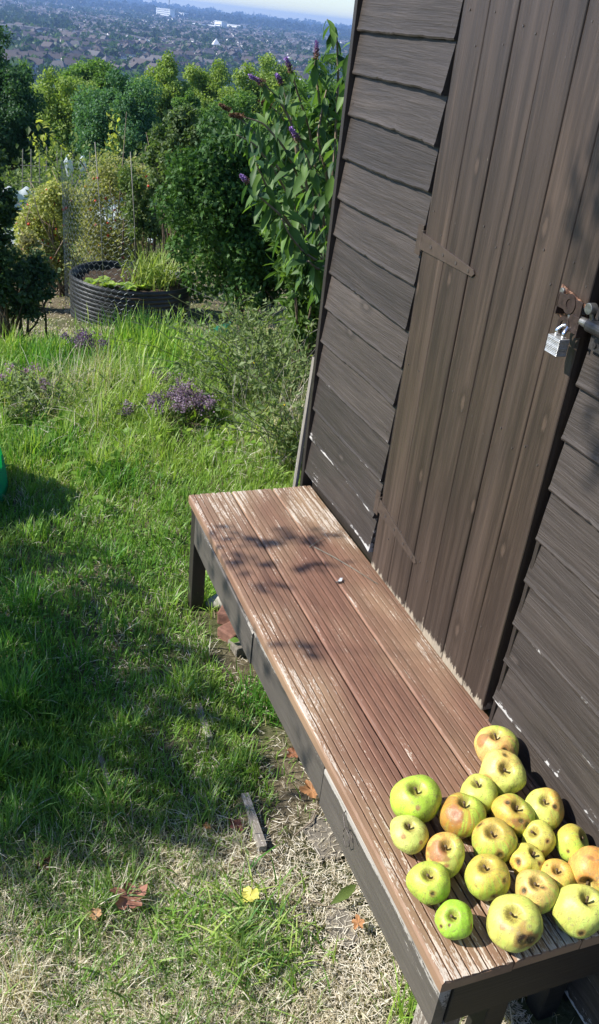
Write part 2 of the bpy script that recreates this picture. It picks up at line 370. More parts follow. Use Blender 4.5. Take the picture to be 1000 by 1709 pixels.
rz_ = [1.332,1.229,1.127,1.020,.907,.802,.691,.587,.486,.377,.262,.158,.046]
lz = [1.755,1.65,1.54,1.435] + lz; rz_ = [1.755,1.65,1.545,1.44] + rz_
def boardset(a, b):
    out = []
    for k in range(len(a)):
        ta = a[k-1] + .012 if k else a[k] + .12; tb = b[k-1] + .012 if k else b[k] + .12
        out.append((a[k], b[k], ta, tb))
    return out
cladding('cladding', Y_CLAD_IN, Y_CORN, boardset(lz, rz_), shed, 3, curl=1.0)
zr = [.914 + .104 * k for k in range(8, 0, -1)] + [.914,.810,.704,.595,.482,.379,.273,.172,.068,-.04,-.14,-.24,-.34]
zr2 = [z + .004 for z in zr]
cladding('cladding', YEND, Y_R, boardset([z - .002 for z in zr], zr2), shed, 11, curl=-.3, end_hi=False)
# lower skirt of the shed behind the bench, other walls, floor and roof
mb = MB(); mb.box(.012, .03, 1.0, Y_CORN, -.38, 1.86); mb.box(.012, .03, YEND, 1.0, -.38, 1.86)
mb.box(.03, 1.80, YEND, YEND + .02, -.38, 1.86); mb.box(.03, 1.80, Y_CORN - .02, Y_CORN, -.38, 1.86); mb.box(1.78, 1.80, YEND + .02, Y_CORN - .02, -.38, 1.86)
mb.build('inner_wall', M['frame'], shed)
mb = MB()
for k in range(21):                                    # far side boards, lapped
    z = 1.76 - k * .105
    mb.hexa([(.014, Y_CORN + .001, z), (1.80, Y_CORN + .001, z), (1.80, Y_CORN + .018, z), (.014, Y_CORN + .018, z), (.014, Y_CORN + .001, z + .11), (1.80, Y_CORN + .001, z + .11), (1.80, Y_CORN + .006, z + .11), (.014, Y_CORN + .006, z + .11)])
mb.build('side_wall', M['clad'], shed)
mb = MB(); mb.hexa([(-.10, YEND - .1, 1.87), (1.92, YEND - .1, 2.20), (1.92, Y_CORN + .1, 2.20), (-.10, Y_CORN + .1, 1.87), (-.10, YEND - .1, 1.90), (1.92, YEND - .1, 2.23), (1.92, Y_CORN + .1, 2.23), (-.10, Y_CORN + .1, 1.90)])
mb.build('roof', M['roof_grey'], shed)
mb = MB(); mb.box(.0, 1.80, YEND, Y_CORN, -.395, -.381); mb.build('floor', M['frame'], shed)
mb = MB(); mb.box(-.022, .013, Y_CORN + .0005, Y_CORN + .020, -.30, 1.86); mb.build('corner_trim', M['frame'], shed, bevel=.0015)
mb = MB(); mb.box(-.004, .012, Y_D1 + .012, Y_CLAD_IN + .002, .0, 1.80); mb.box(-.012, .012, Y_R - .012, Y_R - .001, -.02, .50)
mb.build('door_frame', M['frame'], shed, bevel=.0015)
# door: vertical planks with rounded edges, proud of the frame
door = None
pl = np.array([1.882, 1.776, 1.668, 1.560, 1.456, 1.352, 1.262]); Vd = []; Pd = []; Ed = []; nb = 0
rng = np.random.default_rng(5)
for k in range(6):
    yb, ya = pl[k] - .0006, pl[k + 1] + .0006
    prof = [(.010, ya), (-.0155, ya), (-.0174, ya + .0012), (-.0180, ya + .004), (-.0178, ya + (yb - ya) * .35), (-.0174, ya + (yb - ya) * .62), (-.0178, yb - .012), (-.0170, yb - .004), (-.0155, yb), (.010, yb)]
    if k in (1, 3): prof = [(x - .0010 if 0 < j < 9 else x, y) for j, (x, y) in enumerate(prof)]
    nz = 60; zz = np.linspace(.012 + rng.uniform(-.003, .004), 1.78, nz); m = len(prof)
    V = np.zeros((nz, m, 3)); V[:, :, 0] = [p[0] for p in prof]; V[:, :, 1] = [p[1] for p in prof]; V[:, :, 2] = zz[:, None]
    V[:, 1:-1, 0] += .0007 * np.sin(zz * 5 + k)[:, None]
    ii = (np.arange(nz - 1)[:, None] * m + np.arange(m - 1)[None]).ravel()
    Pd.append(np.stack([ii, ii + m, ii + m + 1, ii + 1], 1) + nb); Vd.append(V.reshape(-1, 3))
    e = np.exp(-(zz - .012) / .022)[:, None] * .85 + 0 * V[:, :, 0]; Ed.append(np.clip(e, 0, 1).ravel())
    nb += nz * m
Vd = np.concatenate(Vd); caps = []
for k in range(6): caps.append(np.arange(10) + k * 600)
door = npmesh('door', Vd, [np.concatenate(Pd), np.array(caps)], M['door'], shed, attr={'edge': np.concatenate(Ed), 'tint': np.repeat([.12, -.10, .06, -.16, .10, -.04], 600)})
def hinge(y0, z0, y1, z1, x=-.0215):
    mb = MB(); c = np.array([(y0, z0), (y1, z1)]); d = norm(c[1] - c[0]); nrm = np.array([-d[1], d[0]])
    pts = [c[0] + nrm * .019, c[0] - nrm * .019, c[1] - nrm * .008, c[1] + d * .008, c[1] + nrm * .008]
    V = [(x, p[0], p[1]) for p in pts] + [(x + .0035, p[0], p[1]) for p in pts]
    mb.add(V, [np.array([(0, 1, 2, 3, 4), (9, 8, 7, 6, 5)]), np.array([(i, i + 5, (i + 1) % 5 + 5, (i + 1) % 5) for i in range(5)])])
    mb.tube([(x + .004, y0 + .004, z0 - .024), (x + .004, y0 + .004, z0 + .024)], .0055, 8)
    mb.box(x + .002, x + .005, y0 + .004, y0 + .030, z0 - .035, z0 + .035)
    h = mb.build('hinge', M['hinge'], door, bevel=.0005)
    for t in (.2, .45, .7, .93):
        p = c[0] + (c[1] - c[0]) * t; s = MB(); s.tube([(x - .0012, p[0], p[1]), (x + .001, p[0], p[1])], .0042, 10); s.build('screw', M['nail'], h)
    return h
hinge(1.885, .915, 1.645, .905); hinge(1.885, .205, 1.655, .168, x=-.0205)
nail0 = [None]
def nail(x, y, z, parent, r=.0022):
    if nail0[0] is None:
        mb = MB(); mb.tube([(-.0008, 0, 0), (.004, 0, 0)], 1.0 * .0022, 7); nail0[0] = mb.build('nail_head', M['nail']); o = nail0[0]
    else: o = nail0[0].copy(); COL.objects.link(o)
    o.parent = parent; o.location = Vector((x, y, z)) - Vector(wloc(parent)); o.scale = (1, r / .0022, r / .0022)
for zc in (1.36, .98, .62, .17):
    for k in range(6):
        for q in (.25, .75):
            y = pl[k + 1] + (pl[k] - pl[k + 1]) * q + rng.uniform(-.008, .008); nail(-.0184, y, zc + rng.uniform(-.02, .02) + (q - .5) * .05, door)
for z in rz_[3:]: nail(-.0105, Y_CLAD_IN + .022, z + .030, shed); nail(-.0105, Y_CORN - .02, z + .030, shed)
for z in zr[7:18]: nail(-.0110, Y_R - .018, z + .028, shed, .0026); nail(-.0068, Y_R - .024, z + .07, shed)

# bolt on the door edge
bolt = MB()
X0 = -.0225
def disc(mb, c, r, th, m=0, k=18, ax=0):
    d = np.zeros(3); d[ax] = th; mb.tube([np.array(c) - d / 2, np.array(c) + d / 2], r, k, m)
keep = MB(); keep.hexa([(X0, 1.250, .900), (X0, 1.340, .915), (X0 + .003, 1.340, .915), (X0 + .003, 1.250, .900), (X0, 1.250, .950), (X0, 1.340, .968), (X0 + .003, 1.340, .968), (X0 + .003, 1.250, .950)])
keep = keep.build('keeper_plate', M['rust'], door, bevel=.0006)
def ring(c, ro, ri, th, name, parent, mat, tilt=0.0):
    k = 28; a = np.linspace(0, 2 * np.pi, k, endpoint=False); V = []
    for (r, x) in ((ro, -th), (ro, th), (ri, th), (ri, -th)):
        V.append(np.stack([c[0] + x * math.cos(tilt) + r * np.cos(a) * math.sin(tilt), c[1] + r * np.cos(a) * math.cos(tilt) - x * math.sin(tilt), c[2] + r * np.sin(a)], 1))
    V = np.concatenate(V); q = []
    for s in range(4):
        for i in range(k): q.append((s * k + i, s * k + (i + 1) % k, ((s + 1) % 4) * k + (i + 1) % k, ((s + 1) % 4) * k + i))
    return npmesh(name, V, [np.array(q)], mat, parent, smooth=False)
# hasp: folded bracket standing off the door with two round eyes
HX = -.045
mb = MB(); mb.box(HX, X0, 1.310, 1.313, .922, .958); mb.box(HX, HX + .003, 1.243, 1.313, .936, .962); mb.box(HX, HX + .003, 1.243, 1.270, .905, .936); mb.box(HX, X0, 1.240, 1.243, .900, .925)
mb.build('hasp', M['darkiron'], door, bevel=.0008)
ring((HX, 1.277, .950), .0175, .0085, .0018, 'hasp_eye', door, M['darkiron'])
ring((HX, 1.279, .911), .0160, .0085, .0018, 'hasp_eye', door, M['darkiron'])
for (y, z) in ((1.330, .958), (1.322, .925), (1.258, .942), (1.262, .910)):
    mb = MB(); disc(mb, (X0 - .002, y, z), .0062, .006); mb.build('rivet', M['galv'], keep, bevel=.001)
mb = MB(); mb.tube([(X0 - .014, 1.276, .929), (X0 - .014, 1.212, .930), (X0 - .014, 1.05, .932)], .0080, 16, cap=True); mb.build('bolt_bar', M['galv'], door, bevel=.0008)
mb = MB(); mb.tube([(X0 - .014, 1.222, .930), (X0 - .014, 1.10, .932)], .0125, 16); mb.build('bolt_barrel', M['greyiron'], shed, bevel=.0006)
mb = MB(); mb.box(-.0215, -.0185, 1.06, 1.228, .885, .968); bp = mb.build('bolt_plate', M['greyiron'], shed, bevel=.0006)
for z in (.896, .957):
    for y in (1.09, 1.15, 1.212): mb = MB(); disc(mb, (-.0225, y, z), .005, .004); mb.build('rivet', M['greyiron'], bp)
mb = MB(); disc(mb, (-.046, 1.217, .960), .010, .014); mb.tube([(-.046, 1.217, .960), (-.036, 1.215, .932)], .004, 8); mb.build('bolt_knob', M['galv'], shed, bevel=.001)
# padlock hanging in the hasp
LX, LY = -.054, 1.272
lock = empty('padlock', (LX, LY, .86), 'small silver laminated padlock hanging from the rusty hasp on the door', 'padlock')
mb = MB()
for q in range(9):
    z = .860 + q * .0036; mb.box(LX - .011, LX + .011, LY - .018, LY + .018, z, z + .0033)
mb.box(LX - .0105, LX + .0105, LY - .0175, LY + .0175, .8605, .892)
mb.build('lock_body', M['lam'], lock, bevel=.0006)
a = np.linspace(0, np.pi, 14)
P = [(LX, LY - .010, .890)] + [(LX + .012 * math.sin(t), LY - .010 * math.cos(t), .902 + .011 * math.sin(t)) for t in a] + [(LX, LY + .010, .890)]
mb = MB(); mb.tube(P, .0034, 10); mb.build('shackle', M['chrome'], lock, smooth=True)

# pale batten leaning on the shed corner
mb = MB(); mb.hexa([(-.050, 2.452, -.45), (-.038, 2.452, -.45), (-.038, 2.475, -.45), (-.050, 2.475, -.45), (-.018, 2.446, .42), (-.008, 2.446, .42), (-.008, 2.466, .42), (-.018, 2.466, .42)])
o = mb.build('batten', M['palewood'], bevel=.001); tag(o, 'thin pale weathered batten leaning against the shed corner', 'batten')

# ---------------------------------------------------------------- bench
bench = empty('bench', (-.21, 1.55, -.40), 'long low bench with a grooved red-brown decking top along the shed wall', 'bench')
BL0, BL1 = .708, 2.393
def deck_board(x0, x1, seed):
    rng = np.random.default_rng(seed); nr = 8; pitch = (x1 - x0) / nr; gw = .0024; gd = .0050
    prof = [(x0, -.027), (x0, -.006), (x0 + .003, -.0008)]; 
    for k in range(nr):
        a = x0 + k * pitch; b = a + pitch
        if k: prof += [(a + gw / 2, -gd), (a + gw / 2 + .0003, -.0006)]
        prof += [(a + (.004 if k == 0 else gw / 2 + .0010), 0), (b - (.004 if k == nr - 1 else gw / 2 + .0010), 0)]
        if k < nr - 1: prof += [(b - gw / 2 - .0003, -.0006), (b - gw / 2, -gd)]
    prof += [(x1 - .003, -.0008), (x1, -.006), (x1, -.027)]
    prof = np.array(prof); m = len(prof); n = 141; ys = np.linspace(BL0, BL1, n)
    V = np.zeros((n, m, 3)); V[:, :, 0] = prof[:, 0]; V[:, :, 2] = prof[:, 1]; V[:, :, 1] = ys[:, None]
    j = rng.normal(0, .0003, (n, m)); V[:, :, 0] += np.where(prof[:, 1] > -.005, j, 0)
    V[:, :, 2] += .0010 * np.sin(ys * 3.2 + seed)[:, None]
    V[0, :, 1] += rng.normal(0, .0009, m); V[-1, :, 1] += rng.normal(0, .0012, m)
    V[:, :3, 0] += (.0016 * np.sin(ys * 7) * (seed == 1))[:, None]
    ii = (np.arange(n - 1)[:, None] * m + np.arange(m)[None]); jn = (np.arange(m) + 1) % m
    q = np.stack([ii, ii + m, np.arange(n - 1)[:, None] * m + m + jn, np.arange(n - 1)[:, None] * m + jn], -1).reshape(-1, 4)
    cap = np.array([np.arange(m), np.arange(m)[::-1] + (n - 1) * m])
    # wear: the ends, the front nose and the rib edges lose paint first
    e = np.exp(-(ys - BL0) / .04) * .30 + np.exp(-(BL1 - ys) / .25) * .03 + .02
    E_ = e[:, None] + 0 * V[:, :, 0]; E_[:, :3] += .12 if seed == 1 else .0; E_[:, 3] += .15
    E_ = np.where((prof[:, 1] < -.003)[None], -1.2, E_)
    return npmesh('decking_board', V.reshape(-1, 3), [q, cap], M['deck'], bench, attr={'edge': np.clip(E_, -1.2, 1).ravel(), 'tint': np.tile(np.interp(np.arange(m), np.linspace(0, m, 9), rng.uniform(-.16, .16, 9)), n)})
deck_board(-.415, -.2785, 1); deck_board(-.2755, -.1395, 2); deck_board(-.1365, -.0010, 3)
def plank(name, x0, x1, y0, y1, z0, z1, mat, parent, seed=0, dz=(0, 0), n=40, bev=.002, lowedge=1.0):
    rng = np.random.default_rng(seed); ys = np.linspace(y0, y1, n); t = (ys - y0) / (y1 - y0)
    up = z1 + dz[0] + (dz[1] - dz[0]) * t + .0010 * np.sin(ys * 13 + seed); lo = z0 + dz[0] + (dz[1] - dz[0]) * t + .0015 * np.sin(ys * 9 + 1 + seed)
    V = np.zeros((n, 6, 3)); V[:, :, 1] = ys[:, None]
    V[:, 0] = np.stack([x0 + 0 * ys, ys, lo], 1); V[:, 1] = np.stack([x1 + 0 * ys, ys, lo], 1); V[:, 2] = np.stack([x1 + 0 * ys, ys, up], 1); V[:, 3] = np.stack([x0 + .003 + 0 * ys, ys, up], 1); V[:, 4] = np.stack([x0 + 0 * ys, ys, up - .003], 1); V[:, 5] = np.stack([x0 + 0 * ys, ys, up - (z1 - z0) * .25], 1)
    ii = np.arange(n - 1)[:, None] * 6 + np.arange(6)[None]; jn = (np.arange(6) + 1) % 6
    q = np.stack([ii, np.arange(n - 1)[:, None] * 6 + jn, np.arange(n - 1)[:, None] * 6 + 6 + jn, ii + 6], -1).reshape(-1, 4)
    E_ = np.tile([.1, .1, .5, .95, .95, .2], n) * lowedge
    return npmesh(name, V.reshape(-1, 3), [q, np.array([np.arange(6)[::-1], np.arange(6) + (n - 1) * 6])], mat, parent, attr={'edge': E_})
plank('apron', -.409, -.387, .716, 1.236, -.142, -.034, M['apron'], bench, 1, (0, -.008))
plank('apron', -.406, -.385, 1.244, 1.735, -.148, -.042, M['apron'], bench, 2, (.004, -.004), lowedge=.6)
plank('apron', -.408, -.387, 1.742, 2.335, -.150, -.048, M['apron'], bench, 3, (-.012, .006), lowedge=.5)
mb = MB(); mb.box(-.384, -.022, .712, .733, -.135, -.0285); mb.build('end_rail', M['rail'], bench, bevel=.002)
mb = MB(); mb.box(-.384, -.022, 2.345, 2.366, -.130, -.0285); mb.build('end_rail', M['rail'], bench, bevel=.002)
for y in (1.225, 1.735):
    mb = MB(); mb.box(-.384, -.022, y, y + .045, -.11, -.0285); mb.build('joist', M['rail'], bench, bevel=.002)
for (x, y, m, zt) in ((-.408, 2.337, 'frame', -.0285), (-.080, 2.30, 'rail', -.131), (-.384, .736, 'post', -.030), (-.270, .735, 'rail', -.136), (-.080, .78, 'rail', -.131), (-.14, 1.52, 'rail', -.0285)):
    mb = MB(); mb.box(x, x + .045, y, y + .045, -.46, zt); mb.build('leg', M[m], bench, bevel=.003)
# weathered stump and board under the near corner
mb = MB(); mb.hexa([(-.400, .712, -.46), (-.310, .735, -.46), (-.320, .775, -.46), (-.405, .77, -.46), (-.4045, .714, -.1515), (-.33, .734, -.1525), (-.33, .775, -.1525), (-.4045, .77, -.1515)])
o = mb.build('wooden_stump', M['post'], bevel=.004); tag(o, 'rough pale weathered timber stump propping the near corner of the bench', 'stump')

# wire hook and pale leaf caught on the apron
mb = MB(); c = np.array([-.413, 1.085, -.062])
mb.tube([c + np.array(d) for d in ((.006, .035, .018), (-.004, .028, .014), (-.006, .01, .0), (-.005, -.012, -.006), (-.006, -.02, -.022), (-.007, -.010, -.036), (-.007, .006, -.030), (-.006, .012, -.012), (-.006, .004, .006), (-.006, -.02, .010), (-.008, -.035, .004))], .0012, 6)
o = mb.build('wire_hook', M['nail'], smooth=True); tag(o, 'small twisted dark wire hook on the front rail of the bench', 'hook')

# ---------------------------------------------------------------- apples
APPLES = [
((-0.0697, 1.1265, 0.0407), 0.0443, (-0.17, 0.01, 0.99), [((-0.84, 0.23, 0.49), 0.22, 'b'), ((-0.17, -0.8, 0.57), 0.1, 's')]),
((-0.1026, 1.0508, 0.0394), 0.0428, (-0.2, -0.46, 0.86), [((-0.97, -0.21, 0.08), 0.09, 's')]),
((-0.1705, 1.018, 0.0338), 0.0367, (-0.2, 0.28, 0.94), [((-0.94, -0.24, 0.24), 0.1, 't')]),
((-0.134, 0.9576, 0.0356), 0.0387, (-0.01, -0.3, 0.95), [((-0.38, -0.81, 0.44), 0.13, 't'), ((0.09, -0.94, 0.32), 0.08, 's')]),
((-0.063, 0.9538, 0.034), 0.0369, (-0.26, -0.16, 0.95), [((0.08, -0.6, 0.79), 0.08, 's')]),
((-0.3055, 1.0347, 0.0415), 0.0451, (-0.19, -0.07, 0.98), [((-0.44, -0.75, 0.49), 0.1, 't')]),
((-0.2331, 0.9805, 0.037), 0.0402, (0.03, 0.04, 1.0), [((-0.66, -0.33, 0.67), 0.1, 's'), ((-0.67, -0.35, 0.66), 0.3, 't')]),
((-0.3536, 0.9742, 0.0317), 0.0345, (-0.07, -0.16, 0.99), [((-0.64, -0.5, 0.58), 0.12, 't'), ((0.16, -0.9, 0.4), 0.08, 't')]),
((-0.3078, 0.9105, 0.0334), 0.0363, (-0.19, -0.18, 0.97), [((-0.75, -0.13, 0.65), 0.3, 'b')]),
((-0.2069, 0.9101, 0.0361), 0.0392, (-0.25, -0.09, 0.96), [((-0.21, -0.95, 0.25), 0.12, 's')]),
((-0.1132, 0.8944, 0.0296), 0.0322, (-0.61, 0.15, 0.78), []),
((-0.1625, 0.8618, 0.0282), 0.0306, (0.3, -0.28, 0.91), [((-0.85, -0.28, 0.45), 0.12, 's')]),
((-0.2581, 0.8444, 0.0345), 0.0375, (-0.29, 0.06, 0.96), [((0.26, -0.75, 0.61), 0.06, 's')]),
((-0.3653, 0.8643, 0.0313), 0.0341, (-0.25, -0.11, 0.96), [((-0.35, -0.84, 0.42), 0.07, 's')]),
((-0.1307, 0.8129, 0.0285), 0.031, (-0.12, -0.06, 0.99), []),
((-0.1913, 0.7924, 0.0337), 0.0366, (-0.27, -0.16, 0.95), [((-0.82, -0.14, 0.55), 0.11, 's'), ((-0.12, -0.43, 0.89), 0.06, 's')]),
((-0.3569, 0.7862, 0.028), 0.0304, (-0.39, -0.15, 0.91), [((-0.71, -0.46, 0.53), 0.04, 's')]),
((-0.2654, 0.7472, 0.0398), 0.0433, (-0.37, -0.13, 0.92), [((-0.28, -0.9, 0.34), 0.16, 's'), ((0.02, -0.97, 0.25), 0.12, 's'), ((-0.84, -0.29, 0.46), 0.12, 't')]),
((-0.1372, 0.7344, 0.0398), 0.0433, (0.1, -0.12, 0.99), [((-0.54, -0.83, -0.13), 0.08, 's')]),
((-0.0589, 0.8682, 0.0298), 0.0324, (0.53, -0.34, 0.77), []),
((-0.0656, 0.8004, 0.0366), 0.0397, (-0.73, -0.68, 0.1), [((-0.39, -0.05, 0.92), 0.07, 't')]),
]
LABELS = [
('pinkish apple farthest from the viewer, behind all the others by the wall', (.80,.44,.24), .75, (.50,.56,.09)),
('yellow and pink apple with a deep stem hollow, just in front of the farthest apple', (.78,.46,.20), .55, (.62,.62,.14)),
('yellow green apple mostly hidden behind the orange flushed apple with a brown nick low down', (.62,.42,.14), .30, (.50,.55,.10)),
('green apple flushed orange around the stem with a brown spot low on its side', (.68,.30,.10), .55, (.42,.52,.07)),
('yellow and orange streaked apple with a brown nick, close to the wall behind the pile', (.72,.32,.10), .60, (.58,.58,.12)),
('large smooth bright green apple at the back left of the pile', (.45,.52,.08), .12, (.42,.60,.06)),
('green apple with a big brownish red patch round a dark wormhole', (.50,.20,.07), .80, (.44,.56,.07)),
('pale green apple with small brown scabs, leftmost of all on the front edge', (.66,.58,.18), .25, (.56,.62,.15)),
('apple with a big soft brown bruise beside its stem', (.72,.34,.12), .75, (.56,.58,.12)),
('green apple with a low orange flush and a dark round wormhole near its foot', (.68,.36,.13), .55, (.44,.54,.08)),
('plain yellow green apple half hidden behind the small ribbed yellow apple', (.68,.50,.16), .35, (.54,.56,.10)),
('small lumpy ribbed yellow apple with a brown hole in its side', (.76,.50,.10), .65, (.68,.60,.12)),
('round green apple striped with orange in the middle of the pile', (.66,.34,.10), .50, (.46,.56,.08)),
('plain green apple between the leftmost apple and the smallest bright green one', (.55,.48,.10), .28, (.42,.58,.07)),
('dull orange yellow apple wedged behind the apple with two wormholes', (.74,.44,.12), .75, (.60,.52,.10)),
('tall pinkish apple with two dark wormholes beside its stem', (.76,.42,.22), .55, (.50,.58,.12)),
('smallest bright green apple, alone at the near left corner of the bench', (.40,.55,.05), .08, (.36,.60,.05)),
('largest yellow green apple, with black rot on its foot', (.66,.48,.15), .28, (.54,.58,.12)),
('large pale green apple at the near right end of the bench, beside the wall', (.68,.52,.16), .28, (.54,.60,.13)),
('green apple with a reddish shoulder, farthest right in the pile', (.70,.28,.10), .45, (.44,.58,.08)),
('apple lying on its side with a red orange top half and its eye showing', (.78,.34,.12), .85, (.56,.60,.13)),
]
g = N('apple_skin'); c = g.attr('col'); v = g.coord(); vo = g.t.nodes.new('ShaderNodeTexVoronoi'); g.set(vo.inputs['Vector'], v); vo.inputs['Scale'].default_value = 260
dots = g.ramp(vo.outputs['Distance'], [(.10, 1), (.20, 0)]); mo = g.noise(v, 60, 4, .6); spk = g.noise(v, 240, 3, .6)
c = g.mix(g.math('MULTIPLY', dots, .35), c, (.72, .70, .35)); c = g.mix(g.ramp(mo, [(.35, .22), (.6, 0)]), c, (.30, .34, .04), 'MIX')
c = g.mix(g.ramp(spk, [(.68, 0), (.75, .55)]), c, (.16, .12, .04))
sc1 = g.noise(v, 110, 5, .75); c = g.mix(g.ramp(sc1, [(.57, 0), (.64, .75)]), c, (.34, .27, .12)); crk = g.noise(g.coord((1, 1, .35)), 45, 4, .7, 1.5); c = g.mix(g.ramp(crk, [(.480, 0), (.5, .75), (.52, 0)]), c, (.20, .15, .06))
g.bsdf(c, g.ramp(mo, [(.3, .38), (.7, .52)]), g.bump(g.math('ADD', mo, g.math('MULTIPLY', sc1, .5)), .0012), .45)
M['apple'] = g.mat
M['applestem'] = plain('apple_stem', (.12, .08, .04), .8, 0, .3, .4, 200)
def make_apple(i):
    (c, r, ax, spots), (label, blush, bw, base) = APPLES[i], LABELS[i]; r = r * 1.05; blush = np.array(blush) * np.array([1.0, .76, .62])
    rng = np.random.default_rng(100 + i); nu, nv = 84, 60
    ph = np.linspace(0, np.pi, nv); th = np.linspace(0, 2 * np.pi, nu, endpoint=False)
    PH, TH = np.meshgrid(ph, th, indexing='ij')
    s, co = np.sin(PH), np.cos(PH)
    lob = 1 + .018 * np.cos(5 * TH + rng.uniform(0, 6)) * (1 - .5 * co) + .028 * np.cos(2 * TH + rng.uniform(0, 6)) + .022 * np.cos(3 * TH + rng.uniform(0, 6)) * s
    if i == 11: lob += .05 * np.cos(7 * TH) * s
    if i == 9: lob += .06 * np.cos(2 * TH + 1)
    wide = s ** .88 * (1 + .07 * co)
    R_ = r * wide * lob
    flat = .90 if i not in (15, 20) else 1.0
    Zl = r * flat * co * (1 + .0 * s)
    Zl -= r * .42 * np.exp(-(s / .22) ** 2) * (co > 0) ; Zl += r * .26 * np.exp(-(s / .24) ** 2) * (co < 0) * (1 + .25 * np.cos(5 * TH))
    Zl += r * .05 * np.cos(TH + rng.uniform(0, 6)) * s
    P = np.stack([R_ * np.cos(TH), R_ * np.sin(TH), Zl], -1)
    lump = sum(a * np.sin(P @ (rdir(1, rng)[0] * k / r) + rng.uniform(0, 6)) for a, k in ((.052, 2.0), (.034, 3.5), (.016, 6), (.007, 11)))
    P = P * (1 + lump[..., None])
    zax = norm(np.array(ax, float)); xa = norm(np.cross(zax, [0.3, 1, .1])); ya = np.cross(zax, xa)
    Pw = P @ np.stack([xa, ya, zax]); D = norm(Pw)
    # colour of the skin
    base = np.array(base) * np.array([.98, 1.05, 1.0]); blush = np.array(blush)
    bd = norm(np.array([-.35, .25, .55]) + .6 * rng.normal(size=3)); fld = D @ bd
    stre = sum(a * np.sin(k * TH + rng.uniform(0, 6) + 1.5 * np.sin(PH * 2 + k)) for a, k in ((.3, 9), (.3, 17), (.35, 29), (.3, 41)))
    bl = np.clip((fld + .10 + .75 * stre * np.clip(s * 1.5, 0, 1)) * 1.5, 0, 1) * min(1, bw * 1.05); bl = np.maximum(bl, np.clip(stre * 1.6 - .55, 0, 1) * np.clip(fld + .9, 0, 1) * min(bw * 1.3, .8))
    col = cmix(base, blush, bl)
    nz = sum(a * np.sin(P @ (rdir(1, rng)[0] * k / r) + rng.uniform(0, 6)) for a, k in ((.5, 3), (.4, 6), (.3, 11), (.25, 19)))
    col = col * (1 + .17 * nz[..., None]); col = cmix(col, base * np.array([1.12, 1.05, 1.3]), np.clip(stre * .5, 0, 1) * .35)
    rus = np.exp(-(s / .26) ** 2) * (co > 0) * (.95 + .8 * stre); col = cmix(col, np.array([.26, .17, .05]), np.clip(rus, 0, .8))
    rus = np.exp(-(s / .16) ** 2) * (co < 0); col = cmix(col, np.array([.10, .06, .02]), np.clip(rus, 0, .9))
    spots = list(spots) + [(tuple(norm(np.array([-.5, -.3, .6]) + .7 * rng.normal(size=3))), rng.uniform(.03, .07), 's' if rng.uniform() < .5 else 't') for _ in range(2)]
    for d, sz, kd in spots:
        a = np.arccos(np.clip(D @ norm(np.array(d, float)), -1, 1)) / (sz * (2.0 if kd == 's' else 1.6))
        a = a * (1 + .35 * nz)
        if kd == 's': col = cmix(col, np.array([.34, .16, .05]), np.clip((1.35 - a) * 3, 0, 1) * .8); col = cmix(col, np.array([.04, .022, .012]), np.clip((.75 - a) * 5, 0, 1)); Pw = Pw * (1 - .05 * np.clip(1 - a, 0, 1)[..., None])
        elif kd == 't': col = cmix(col, np.array([.34, .13, .05]), np.clip((1.0 - a) * 3, 0, 1) * .85)
        else: col = cmix(col, np.array([.34, .13, .055]), np.clip((1.15 - a) * 6, 0, 1) * .9); col = cmix(col, np.array([.26, .12, .055]), np.clip((1.1 - abs(a - 1) * 6), 0, 1) * .5)
    Pw = Pw.reshape(-1, 3); ci = np.array(c); ci[2] = -Pw[:, 2].min() + .0004
    V = Pw + ci; a = (np.arange(nv - 1)[:, None] * nu + np.arange(nu)[None]); b = (np.arange(nv - 1)[:, None] * nu + (np.arange(nu)[None] + 1) % nu)
    q = np.stack([a, a + nu, b + nu, b], -1).reshape(-1, 4)
    root = empty('apple', (ci[0], ci[1], 0), label, 'apple', 'windfall apples on the bench')
    npmesh('skin', V, [q], M['apple'], root, col=np.clip(col.reshape(-1, 3), .005, .9), smooth=True)
    t = np.linspace(0, 1, 6)[:, None]; st = ci + zax * r * (.40 + .48 * t) + xa * r * .10 * t ** 2
    mb = MB(); mb.tube(st, np.linspace(.0016, .0026, 6), 7); mb.build('stalk', M['applestem'], root, smooth=True)
    tt = rng.uniform(0, 6, 5); mb = MB()
    for q_ in range(5):
        an = q_ * 1.257 + tt[0]; e = ci - zax * r * .60; o_ = xa * math.cos(an) + ya * math.sin(an)
        mb.add([e + o_ * r * .03, e + o_ * r * .12 - zax * r * .06 + np.cross(o_, zax) * r * .03, e + o_ * r * .10 - zax * r * .14, e + o_ * r * .12 - zax * r * .06 - np.cross(o_, zax) * r * .03], [np.array([(0, 1, 2, 3)])])
    mb.build('calyx', M['applestem'], root)
for i in range(len(APPLES)): make_apple(i)
